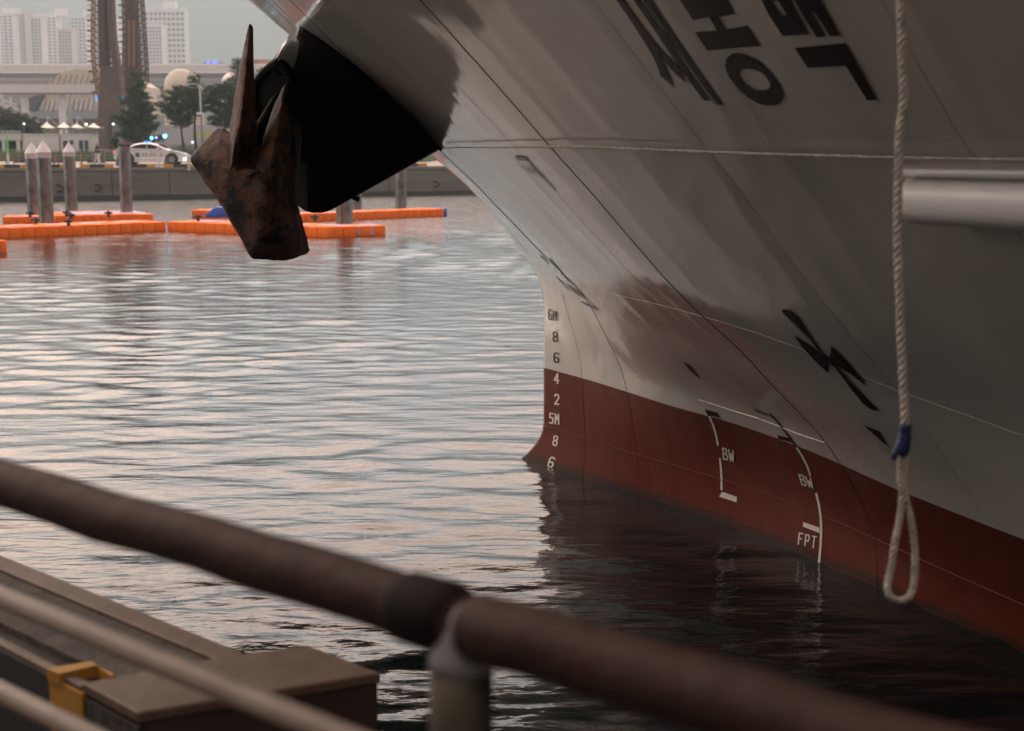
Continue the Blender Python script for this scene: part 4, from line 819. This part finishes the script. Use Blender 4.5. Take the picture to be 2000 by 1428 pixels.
# ------------------------------------------------------------ booth, shelter, canopy
m_wb = mat('booth_white', (.50, .51, .53), .5, var=.05); m_dk = mat('window_dark', (.05, .07, .09), .2); m_rr = mat('rust_trim', (.25, .10, .05), .7)
Yd = 122; a = at(43, 305, Yd); b = at(178, 305, Yd); h = at(43, 263, Yd).z - a.z
o = root('container_booth', a, 'white container cabin with narrow windows behind the piles', 'cabin')
MB().box((a + b) / 2 + V(0, 1.2, h / 2), ((b - a).length, 2.4, h)).build('wall', m_wb, o, bevel=.03)
for x0, x1, y0, y1, nm in ((124, 132, 275, 297, 'window'), (155, 162, 274, 298, 'door'), (166, 172, 274, 298, 'window'), (137, 143, 274, 282, 'window')):
    q0, q1 = at(x0, y1, Yd), at(x1, y0, Yd); MB().box((q0 + q1) / 2, (abs(q1.x - q0.x), .06, abs(q1.z - q0.z))).build(nm, m_dk, o)
for px in (43.5, 117): q0, q1 = at(px, 305, Yd), at(px, 262, Yd); MB().box((q0 + q1) / 2 + V(0, -.03, 0), (.08, .06, abs(q1.z - q0.z))).build('corner_post', m_rr, o)
MB().box((a + b) / 2 + V(0, 1.2, h + .03), ((b - a).length + .1, 2.5, .08)).build('roof_edge', m_wb, o)
o = root('white_shelter', at(10, 305, 128), 'low white shelter with a picket railing on its roof at the far left', 'shelter')
q0, q1 = at(-40, 275, 128), at(42, 262, 128); MB().box((q0 + q1) / 2 + V(0, 1.5, 0), (q1.x - q0.x, 3, q1.z - q0.z)).build('roof', m_wb, o, bevel=.1)
q0, q1 = at(-40, 305, 128), at(40, 276, 128); MB().box((q0 + q1) / 2 + V(0, 2.2, 0), (q1.x - q0.x, 1.5, q1.z - q0.z)).build('wall', mat('green_grey_wall', (.07, .09, .07), .7), o)
for px in range(-36, 42, 5): MB().box((at(px, 259, 128)), (.08, .08, .4)).build('picket', m_wb, o)
MB().box((at(2, 262, 128)), (4.2, .06, .06)).build('railing', m_wb, o)
for px in (8, 36): q0, q1 = at(px, 305, 128), at(px, 275, 128); MB().box((q0 + q1) / 2, (.25, .25, q1.z - q0.z)).build('column', m_wb, o)
# tensile canopy
Yd = 150; o = root('tensile_canopy', at(125, 270, Yd), 'white tensile canopy with five pointed peaks and masts', 'canopy')
m_ten = mat('tensile_white', (.70, .68, .66), .6)
for k, px in enumerate((62, 92, 125, 150, 183)):
    mb = MB(); c_ = at(px, 250, Yd); hw = .0535 * 17; ap = at(px, 238 if k < 3 else 241, Yd).z; nseg = 8; rings = []
    for f_ in np.linspace(0, 1, 7):
        z = c_.z + (ap - c_.z) * (f_ ** 2.2); rr_ = (1 - f_) * 1.0
        rings.append([V(c_.x + hw * max(rr_, .02) * math.cos(2*math.pi*i/16) * 1.1, Yd + 2.2 * max(rr_, .02) * math.sin(2*math.pi*i/16), z + (0.06 * math.cos(8*math.pi*i/16) if f_ == 0 else 0)) for i in range(16)])
    vs = [v for r in rings for v in r]; fs = [(j*16+i, j*16+(i+1) % 16, (j+1)*16+(i+1) % 16, (j+1)*16+i) for j in range(6) for i in range(16)]
    mb.add(vs, fs); ob = mb.build('membrane', m_ten, o, smooth=True)
    sm = ob.modifiers.new('thick', 'SOLIDIFY'); sm.thickness = .03
    if k != 4: q0, q1 = at(px, 262, Yd), at(px + 1, 226, Yd); MB().tube([q0, q1], [.09, .03], 8).build('mast', m_wb, o)
    if k < 4: MB().tube([at(px + 1, 227, Yd), at(px + 24, 248, Yd)], .025, 5).build('stay', m_wb, o)
MB().box(at(125, 251, Yd), (7.1, 3.6, .1)).build('edge_beam', m_ten, o)
for px in (85, 140, 190): q0, q1 = at(px, 275, Yd), at(px, 250, Yd); MB().tube([q0, q1], .08, 8).build('column', m_wb, o)
o = root('floodlight_mast', at(139, 275, 158), 'tall thin lattice mast behind the white canopy', 'mast')
mb = MB(); 
for dx in (-.25, .25): mb.tube([at(139, 275, 158) + V(dx, 0, 0), at(135, 190, 158) + V(dx * .4, 0, 0)], .06, 6)
for i in range(14): 
    p_ = at(139, 275, 158).lerp(at(135, 190, 158), i / 14); q_ = at(139, 275, 158).lerp(at(135, 190, 158), (i + 1) / 14); s_ = 1 if i % 2 else -1; mb.tube([p_ + V(.25 * s_, 0, 0), q_ - V(.2 * s_, 0, 0)], .03, 5)
mb.build('lattice', mat('mast_grey', (.35, .36, .38), .5), o)
# ------------------------------------------------------------ expo buildings
def quadbox(nm, px0, py0, px1, py1, Yd, dep, m, par, bevel=0.0):
    q0, q1 = at(px0, py1, Yd), at(px1, py0, Yd); z0 = q0.z; return MB().box(((q0.x + q1.x) / 2, Yd + dep / 2, (z0 + q1.z) / 2), (abs(q1.x - q0.x), dep, abs(q1.z - z0))).build(nm, m, par, bevel=bevel)
m_pl = mat('pavilion_pale', (.52, .53, .54), .6, var=.08, vscale=.4); m_pg = mat('pavilion_grey', (.20, .22, .25), .6); m_pb = mat('pavilion_beige', (.45, .41, .34), .6, var=.06, vscale=.2); m_pd = mat('pavilion_dark', (.06, .07, .08), .4)
o = root('exhibition_hall', at(200, 300, 330), 'long pale exhibition hall with truss edged white roof behind the pines', 'building')
m_hw = mat('hall_roof_white', (.74, .75, .76), .6)
quadbox('roof', -60, 128, 620, 140, 330, 40, m_hw, o); quadbox('wall', -60, 141, 620, 168, 332, 30, mat('hall_fascia', (.38, .41, .45), .6), o); quadbox('lower_wall', -60, 168, 620, 300, 334, 30, mat('hall_wall', (.30, .32, .34), .6, var=.15, vscale=.1), o)
quadbox('band', -60, 152, 620, 158, 331.5, 2, m_pl, o)
mb = MB()
for px in range(-56, 620, 8):
    p_ = at(px, 128, 329.5); q_ = at(px + 4, 141, 329.5); r2 = at(px + 8, 128, 329.5); mb.bar(p_, q_, .28).bar(q_, r2, .28)
mb.build('roof_truss', m_hw, o)
mb = MB(); mb.bar(at(-56, 127, 329.5), at(620, 127, 329.5), .5).bar(at(-56, 141, 329.5), at(620, 141, 329.5), .4); mb.build('roof_truss', m_hw, o)
o = root('curved_pavilion', at(130, 300, 270), 'beige curved pavilion with slanted fins behind the tensile canopy', 'building')
Yd = 270; prof_ = [(68, 218), (78, 195), (90, 172), (105, 152), (125, 140), (150, 135), (175, 136), (205, 142), (235, 160), (250, 218)]
MB().extr([at(x, y, Yd) for x, y in prof_], V(0, 30, 0)).build('shell', m_pb, o, ang=30)
quadbox('base_band', 22, 218, 250, 232, Yd - 2, 20, m_pg, o); quadbox('lower_wall', 22, 232, 250, 300, Yd - 1, 20, mat('pav_low', (.10, .11, .11), .6, var=.3, vscale=.2), o)
MB().extr([at(x, y, Yd - 1) for x, y in ((34, 217), (38, 203), (50, 194), (68, 187), (86, 184), (68, 217))], V(0, 4, 0)).build('entrance', m_pd, o)
for i in range(11): MB().extr([at(x, y, Yd - .6) for x, y in ((78 + i * 9.5, 216), (84 + i * 9.5, 196 - i * .6), (86.5 + i * 9.5, 196 - i * .6), (82 + i * 9.5, 216))], V(0, .6, 0)).build('fin', m_pl, o)
for i in range(14): 
    x0 = 82 + i * 11; MB().bar(at(x0, 190, Yd - .15), at(x0 + 14, 146, Yd - .15), .12, .12).build('roof_rib', m_pg, o)
o = root('elevated_walkway', at(60, 300, 215), 'white elevated walkway with a solid parapet crossing at the left', 'bridge')
quadbox('parapet', -80, 165, 192, 181, 215, 3, m_wb, o); quadbox('soffit', -80, 181, 192, 183, 215.2, 2.6, m_pg, o)
for px in (-20, 45, 118): quadbox('column', px, 184, px + 6, 300, 216, 1, m_pl, o)
o = root('left_structure', at(10, 230, 205), 'pale steel framed stair under the elevated walkway at the left edge', 'stairs')
for l in (((-10, 200), (38, 214)), ((-10, 212), (36, 224)), ((2, 184), (8, 214)), ((20, 190), (22, 220)), ((-6, 190), (30, 206)), ((30, 202), (14, 222))): MB().bar(at(*l[0], 205), at(*l[1], 205), .22).build('steel_member', m_pl, o)
def dome(nm, label, px0, px1, pyt, pyb, Yd, m, lean=0.0):
    a = at(px0, pyb, Yd); b = at(px1, pyb, Yd); h = at(px0, pyt, Yd).z - a.z; R_ = (b.x - a.x) / 2; c_ = (a + b) / 2
    o = root(nm, c_, label, 'dome'); vs = []; fs = []
    for j in range(13):
        f_ = j / 12 * math.pi / 2
        for i in range(32): t_ = 2*math.pi*i/32; vs.append(c_ + V(R_ * math.cos(f_) * math.cos(t_) + lean * math.sin(f_) * R_, R_ * math.cos(f_) * math.sin(t_), h * math.sin(f_)))
    for j in range(12):
        for i in range(32): fs.append((j*32+i, j*32+(i+1) % 32, (j+1)*32+(i+1) % 32, (j+1)*32+i))
    MB().add(vs, fs).build('shell', m, o, smooth=True); MB().tube([c_ + V(0, 0, -6), c_ + V(0, 0, .1)], R_ * 1.02, 32).build('base_ring', m, o, ang=40)
dome('egg_dome', 'cream egg shaped dome rising behind the pine trees', 322, 396, 134, 176, 250, m_pb, lean=-.12)
dome('small_dome', 'small white dome just left of the anchor fluke', 434, 492, 139, 160, 255, m_ten)
# ------------------------------------------------------------ lattice tower
Yt = 190; m_tb = mat('tower_brown', (0.085, 0.050, 0.042), 0.7, var=.25, vscale=.8); m_tc = mat('tower_copper', (0.24, 0.12, 0.06), 0.6); m_td = mat('tower_dark', (.035, .03, .032), .6)
o = root('lattice_tower', at(215, 300, Yt), 'tall reddish brown lattice tower with a forked foot and curved truss legs', 'tower')
def T(px, py, dy=0): return at(px, py, Yt) + V(0, dy, 0)
MB().extr([T(x, y, -.9) for x, y in ((191, 290), (196, 190), (200, 130), (232, 130), (244, 200), (258, 250), (268, 292), (250, 292), (233, 240), (222, 226), (216, 240), (213, 292))], V(0, 2.4, 0)).build('foot', m_tb, o, bevel=.05)
MB().extr([T(x, y, -.6) for x, y in ((196, 132), (192, -60), (206, -60), (208, 132))], V(0, 1.8, 0)).build('main_column', m_td, o)
MB().extr([T(x, y, -.5) for x, y in ((222, 132), (213, 60), (209, -60), (219, -60), (223, 60), (236, 150))], V(0, 1.6, 0)).build('side_column', m_tb, o)
ch = [(180, -60), (180, 0), (179, 60), (179, 110), (183, 150), (192, 195)]
def truss(nm, c1p, c2p, m, n, r=.12):
    def lp_(c, f_):
        L = [0]; 
        for a, b in zip(c, c[1:]): L.append(L[-1] + math.dist(a, b))
        d = f_ * L[-1]; k = min(max(j for j in range(len(L)) if L[j] <= d + 1e-9), len(c) - 2); u = (d - L[k]) / (L[k+1] - L[k]); return (c[k][0] + (c[k+1][0] - c[k][0]) * u, c[k][1] + (c[k+1][1] - c[k][1]) * u)
    mb = MB()
    for i in range(n):
        a, b = lp_(c1p, i / n), lp_(c1p, (i + 1) / n); c_, d = lp_(c2p, i / n), lp_(c2p, (i + 1) / n)
        mb.bar(T(*a), T(*b), r * 1.8).bar(T(*c_), T(*d), r * 1.8).bar(T(*a), T(*d), r).bar(T(*c_), T(*b), r).bar(T(*a), T(*c_), r)
        for dy in (1.2,): mb.bar(T(*a, dy), T(*b, dy), r * 1.5).bar(T(*a), T(*a, dy), r).bar(T(*a, dy), T(*d), r * .8)
    mb.build(nm, m, o)
truss('left_truss', ch, [(196, -60), (196, 60), (198, 130), (204, 200)], m_tc, 20)
truss('inner_truss', [(207, -60), (208, 60), (209, 132)], [(216, -60), (219, 60), (226, 132)], m_tb, 14)
for i in range(24):
    py = -50 + i * 10; x = np.interp(py, [-60, 60, 110, 150, 195], [180, 179, 179, 183, 191]); MB().box(T(x - 4.5, py), (.55, .4, .22)).build('spray_nozzle', m_td if i % 2 else m_pl, o)
lamp_b = mat('blue_glow', (.1, .4, .9), .4, emit=((.08, .35, 1), .9))
for px, py in ((193.5, 196), (193, 190), (244, 192)): MB().box(T(px, py, -1.1), (.2, .1, .4)).build('blue_lamp', lamp_b, o)
o = root('rear_lattice_tower', at(262, 300, Yt + 6), 'second copper brown lattice leg just right of the tower, fading behind the pines', 'tower')
_T = T
def T(px, py, dy=0): return at(px, py, Yt + 6) + V(0, dy, 0)
truss('left_truss', [(237, -60), (241, 60), (240, 120), (240, 200)], [(250, -60), (253, 60), (250, 120), (246, 200)], m_tb, 18)
truss('right_truss', [(272, -60), (279, 40), (284, 110), (286, 160)], [(264, -60), (267, 60), (270, 120), (272, 170)], m_tb, 16)
MB().extr([T(x, y) for x, y in ((243, -60), (247, 60), (246, 150), (240, 292), (276, 292), (274, 150), (262, -60))], V(0, 1.2, 0)).build('core', m_tb, o)
for x0, x1 in ((250, 255), (259, 264)): MB().extr([T(x, y, -.15) for x, y in ((x0, 40), (x1, 40), (x1, 130), (x0, 130))], V(0, .1, 0)).build('copper_panel', m_tc, o)
for i in range(20):
    py = -50 + i * 12; MB().box(T(235.5, py), (.5, .4, .22)).build('spray_nozzle', m_td if i % 2 else m_pl, o)
# ------------------------------------------------------------ apartments
m_apt = mat('apartment_white', (.75, .75, .77), .7); m_apt2 = mat('apartment_cream', (.58, .54, .48), .7); m_awin = mat('apartment_glass', (.05, .07, .09), .3)
WM = None
def apartment(px0, px1, pyt, Yd, nc, nr, label, m=None, cap=None, step_=None, pyb=305):
    global WM
    m = m or m_apt; a = at(px0, pyb, Yd); b = at(px1, pyb, Yd); zt_ = at(px0, pyt, Yd).z; W2 = b.x - a.x; H2 = zt_ - a.z
    o = root('apartment_block', ((a.x + b.x) / 2, Yd, a.z), label, 'apartment block', 'hazy apartment blocks below the hill'); c_ = V((a.x + b.x) / 2, Yd, a.z)
    MB().box(c_ + V(0, 8, H2 / 2), (W2, 16, H2)).build('wall', m, o)
    if cap: ca, cb, ct = cap; q0 = at(ca, pyt, Yd); q1 = at(cb, ct, Yd); MB().box(((q0.x + q1.x) / 2, Yd + 8, (q0.z + q1.z) / 2 + .2), (q1.x - q0.x, 9, q1.z - q0.z)).build('roof_tower', m, o)
    MB().box(c_ + V(0, 8, H2 + .6), (W2 + .8, 16.6, 1.0)).build('parapet', m, o)
    zb = at(px0, 126, Yd).z
    cw = W2 / nc; rh = (zt_ - 1.5 - zb) / nr
    if WM is None:
        t_ = MB().box((0, 0, 0), (1, .5, 1)).build('window', m_awin); WM = t_.data; bpy.data.objects.remove(t_)
    for i in range(nc):
        for j in range(nr):
            wn = bpy.data.objects.new('window', WM); COL.objects.link(wn); wn.parent = o; wn.location = (-W2 / 2 + (i + .5) * cw, -.1, zb - a.z + (j + .5) * rh + .4); wn.scale = (cw * .62, 1, rh * .5)
    for i in range(nc + 1): MB().box(c_ + V(-W2 / 2 + i * cw, -.35, (zb - a.z) + (zt_ - zb) / 2), (cw * .14, .7, zt_ - zb)).build('pier', m, o)
    return o
apartment(-30, 1, 14, 1209, 3, 16, 'grey apartment tower cut by the left edge of the picture')
apartment(0, 38, 27, 1248, 4, 15, 'pale apartment block with a reddish roof box at the upper left corner', cap=(2, 30, 15))
apartment(47, 62, 25, 1267, 2, 15, 'narrow apartment slab between the two wider blocks at left', m_apt2)
apartment(60, 92, 33, 1287, 5, 14, 'white apartment block with a cream base left of the tall stair shaft', cap=(82, 100, 26))
apartment(84, 122, 30, 1345, 4, 14, 'tall white apartment block with a stepped stair shaft', cap=(105, 124, 16))
apartment(124, 150, 58, 1248, 4, 10, 'lower cream topped apartment block left of the tower', m_apt2)
apartment(150, 178, 32, 1306, 4, 13, 'white apartment block touching the left side of the lattice tower', cap=(160, 176, 20))
apartment(222, 240, 40, 1287, 3, 12, 'slim apartment block seen between the two lattice legs')
apartment(280, 324, 49, 1170, 7, 11, 'lower front wing of the large apartment block right of the tower')
apartment(284, 369, 19, 1248, 10, 10, 'tall broad white apartment block right of the tower', cap=(316, 340, 2))
for k, (px0, px1, py0, m, lb) in enumerate(((470, 500, 117, mat('roof_red', (.40, .16, .13), .7), 'low building with a salmon red roof behind the anchor fluke tip'), (502, 545, 116, MATS['roof_red'], 'low red roofed building between the fluke and the bolster'), (400, 430, 121, mat('sign_blue_wall', (.30, .32, .36), .7), 'low grey building with glowing blue signs below the hill'))):
    q0, q1 = at(px0, 140, 420), at(px1, py0, 420); o = root('low_building', q0, lb, 'building'); MB().box(((q0.x + q1.x) / 2, 426, (q0.z + q1.z) / 2 - 2), (q1.x - q0.x, 10, q1.z - q0.z)).build('wall', m_pl if k < 2 else m, o)
    MB().box(((q0.x + q1.x) / 2, 425.5, q1.z - .6), (q1.x - q0.x + .6, 11, 1.2)).build('roof', m, o)
    if k == 2:
        for px, w2 in ((406, 4), (420, 9)): q = at(px, 121.5, 419); MB().box(q, (w2 * .151, .3, .7)).build('sign_light', mat('sign_blue_light', (.05, .08, .9), .4, emit=((.08, .12, 1), 3.0)), o)
# ------------------------------------------------------------ trees
m_bark = mat('pine_bark', (.045, .032, .024), .9, var=.3); m_pn1 = mat('pine_needles', (.010, .042, .010), .7, col2=(.022, .070, .018), vscale=1.2); m_pn2 = mat('grey_green_leaves', (.05, .065, .05), .8, col2=(.07, .09, .06), vscale=1)
def pine(px, pyb, pyt, Yd, spread, seed, label, grp='trees on the far promenade', base=.28, dens=1.0, needles=None, lean=0.0, conical=True, nm='pine_tree'):
    r = np.random.default_rng(seed); q = at(px, pyb, Yd); H2 = at(px, pyt, Yd).z - q.z
    o = root(nm, q, label, 'tree', grp); mbt = MB(); mbl = MB(); ln = V(lean, 0, 0)
    tr = [q + ln * f_ + V(.08 * math.sin(f_ * 7 + seed), 0, H2 * f_) for f_ in np.linspace(0, .96, 9)]
    mbt.tube(tr, [max(.03, .13 * (1 - f_)) * H2 / 6 for f_ in np.linspace(0, .96, 9)], 8)
    nb_ = int(26 * dens)
    for b in range(nb_):
        f_ = base + (1 - base) * (b + .5) / nb_; th = b * 2.4 + r.random() * .8; env = (1 - (f_ - base) / (1 - base)) if conical else math.sin(math.pi * min(1, .15 + (f_ - base) / (1 - base) * .85)) 
        Lb = spread * (.22 + .85 * env ** .8) * (.6 + .55 * r.random()); st = q + ln * f_ + V(0, 0, H2 * f_)
        d = V(math.cos(th), math.sin(th), .12 + .35 * r.random()).normalized(); en = st + d * Lb; mbt.tube([st, st.lerp(en, .5) + V(0, 0, .05), en], [.035, .025, .012], 5)
        nc = max(3, int(5 * Lb / .6))
        for k in range(nc):
            g = (k + 1) / nc; c_ = st.lerp(en, .25 + .75 * g) + V(*(r.normal(size=3) * .10)); s_ = (.16 + .16 * r.random()) * (1.2 - .3 * g) * (H2 / 6) ** .5
            for _ in range(int(34)):
                dd = Vector(r.normal(size=3)); dd.normalize(); dd.z = dd.z * .55 + .15; p_ = c_ + dd * s_ * (.5 + .9 * r.random())
                a = (dd + Vector(r.normal(size=3)) * .5).normalized() * .12; bv = a.cross(Vector(r.normal(size=3))).normalized() * .028
                mbl.add([p_ - a * .4 - bv, p_ - a * .4 + bv, p_ + a], [(0, 1, 2)])
    mbt.build('trunk', m_bark, o, recalc=False, smooth=True); mbl.build('crown', needles or m_pn1, o, recalc=False)
    return o
pine(273, 288, 145, 118, 1.75, 1, 'dense dark pine directly above the white car, tallest of the row', base=.06, dens=1.7)
pine(268, 290, 190, 119.5, 1.9, 12, 'broad lower pine bush crowding the foot of the tower', base=.05, dens=1.1, conical=False)
pine(357, 292, 172, 120, 1.75, 2, 'bushy pine with a bare lower trunk between the two neighbours', base=.34, dens=1.6, conical=False)
pine(383, 292, 147, 122, 1.1, 3, 'slim pine top rising just behind the grey lamp post', base=.45, dens=1.1)
pine(440, 290, 165, 123, 2.0, 4, 'wide pine right of the lamp post, partly behind the anchor fluke', base=.30, dens=1.8, conical=False)
pine(470, 292, 118, 128, 1.6, 5, 'pine whose top shows above the others just left of the anchor fluke', base=.30, dens=1.5)
pine(516, 290, 135, 126, 1.5, 6, 'pine seen through the gap between the fluke and the bolster', base=.25, dens=1.3)
pine(226, 298, 272, 112, .55, 7, 'small dark shrub at the foot of the tower behind the car', 'small shrubs', base=.02, dens=.6, nm='shrub')
for k, (px, t_, sp, lb) in enumerate(((10, 218, 2.6, 'hazy grey green tree at the left edge behind the shelter'), (34, 225, 2.0, 'hazy round tree left of the white canopy'), (52, 234, 1.6, 'smaller hazy tree beside the first canopy peak'))):
    pine(px, 290, t_, 142, sp, 20 + k, lb, 'hazy trees at the left', base=.2, dens=1.2, needles=m_pn2, conical=False, nm='broadleaf_tree')
for k, (px, lb) in enumerate(((365, 'low green shrub beside the car bonnet'), (345, 'low shrub behind the car windscreen'), (405, 'low shrub right of the car behind the anchor point'))):
    q = at(px, 309, 112); o = root('shrub', q, lb, 'shrub', 'small shrubs'); mb = MB(); leafblob(mb, q + V(0, 0, .5), (.9, .6, .6), 700, .06); mb.build('foliage', m_pn2 if k != 1 else m_leaf, o)
# ------------------------------------------------------------ lamps and posts
m_gal = mat('lamp_grey', (.26, .27, .30), .5, metal=.3)
q0 = at(396, 292, 112); q1 = at(390, 168, 112); o = root('lamp_post', q0, 'tall grey lamp post standing among the pines right of the white car', 'lamp post')
MB().tube([q0, q1], [.10, .06], 12).build('pole', m_gal, o, smooth=True); MB().box(at(391, 222, 112) + V(0, -.12, 0), (.5, .2, .2)).build('camera_box', m_wb, o, bevel=.03); MB().tube([q1, q1 + V(-.3, 0, .15), q1 + V(-.9, 0, .15)], .05, 8).build('arm', m_gal, o)
def glow(px, py, Yd, r, col, st, label, pyb=300):
    q = at(px, py, Yd); g = at(px, pyb, Yd); o = root('street_light', g, label, 'street light', 'small coloured lights on the promenade')
    MB().tube([g, q], .04, 6).build('pole', m_gal, o)
    bm_ = bmesh.new(); bmesh.ops.create_icosphere(bm_, subdivisions=2, radius=r, matrix=Matrix.Translation(q)); mb = MB(); bm_.verts.index_update(); mb.add([v.co.copy() for v in bm_.verts], [tuple(v.index for v in f.verts) for f in bm_.faces]); bm_.free()
    mb.build('lamp', mat('glow_%.2f_%.2f' % (col[0], col[2]), col, .4, emit=(col, st)), o, smooth=True)
glow(296, 270, 113, .11, (.10, .75, 1.0), 6, 'cyan light just above the car roof', 288); glow(322, 266, 113, .15, (.12, .70, 1.0), 6, 'brightest cyan light, under the second pine'); glow(305, 269, 116, .10, (.25, .35, .9), 2, 'dim violet blue light between the two cyan ones')
glow(291, 279, 113, .09, (.08, .6, .9), 3, 'small cyan light touching the car roof light', 290); glow(376, 278, 114, .10, (.6, .8, .9), 1.6, 'small pale light beside the lamp post')
glow(180, 275, 125, .28, (.12, .35, .9), 2.0, 'blue light right of the white cabin'); glow(168, 243, 149, .12, (1.0, .85, .5), 4, 'warm lamp under the white canopy', 262); glow(504, 262, 116, .16, (.6, .9, .1), 4, 'yellow green light seen between fluke and bolster')
glow(47, 242, 140, .12, (.7, .75, .8), 1.2, 'pale lamp among the hazy trees at left'); glow(221, 242, 150, .12, (.9, .9, .85), 3, 'white lamp inside the fork of the tower foot')
o = root('yellow_banner', at(400, 268, 135), 'long yellow banner strip behind the lamp post', 'banner'); quadbox('banner', 378, 258, 520, 267, 135, .15, mat('banner_yellow', (.42, .40, .10), .7), o)
for px in (380, 430, 518): quadbox('post', px, 258, px + 2, 300, 135.3, .1, m_gal, o)
quadg = MB().box((at(300, 300, 150).x, 150, 2.9), (60, 60, .8)).build('grass', mat('grass_green', (.06, .10, .04), .9, col2=(.09, .13, .06), vscale=.6)); tag(quadg, kind='structure')
o = root('white_van', at(420, 300, 130), 'pale parked vehicle half hidden behind the pines near the banner', 'vehicle')
quadbox('body', 405, 272, 450, 296, 130, 2, m_wb, o, bevel=.2); quadbox('window', 410, 275, 440, 283, 129.9, .1, m_dk, o)
for px in (414, 440): q = at(px, 297, 130); MB().tube([q + V(0, -.1, 0), q + V(0, .3, 0)], .33, 14).build('wheel', mat('tyre_rubber', (.02, .02, .02), .8), o)
# ============================================================ haze
hz = bpy.data.materials.new('haze_air'); hz.use_nodes = True; t = hz.node_tree; t.nodes.clear(); oo = t.nodes.new('ShaderNodeOutputMaterial'); pv = t.nodes.new('ShaderNodeVolumePrincipled')
pv.inputs['Color'].default_value = (0.70, 0.89, 1.0, 1); pv.inputs['Density'].default_value = HAZE; pv.inputs['Anisotropy'].default_value = 0.0; t.links.new(pv.outputs[0], oo.inputs['Volume'])
ho = MB().box((0, 1975, 242), (7400, 3990, 490)).build('haze', hz); tag(ho, kind='stuff')
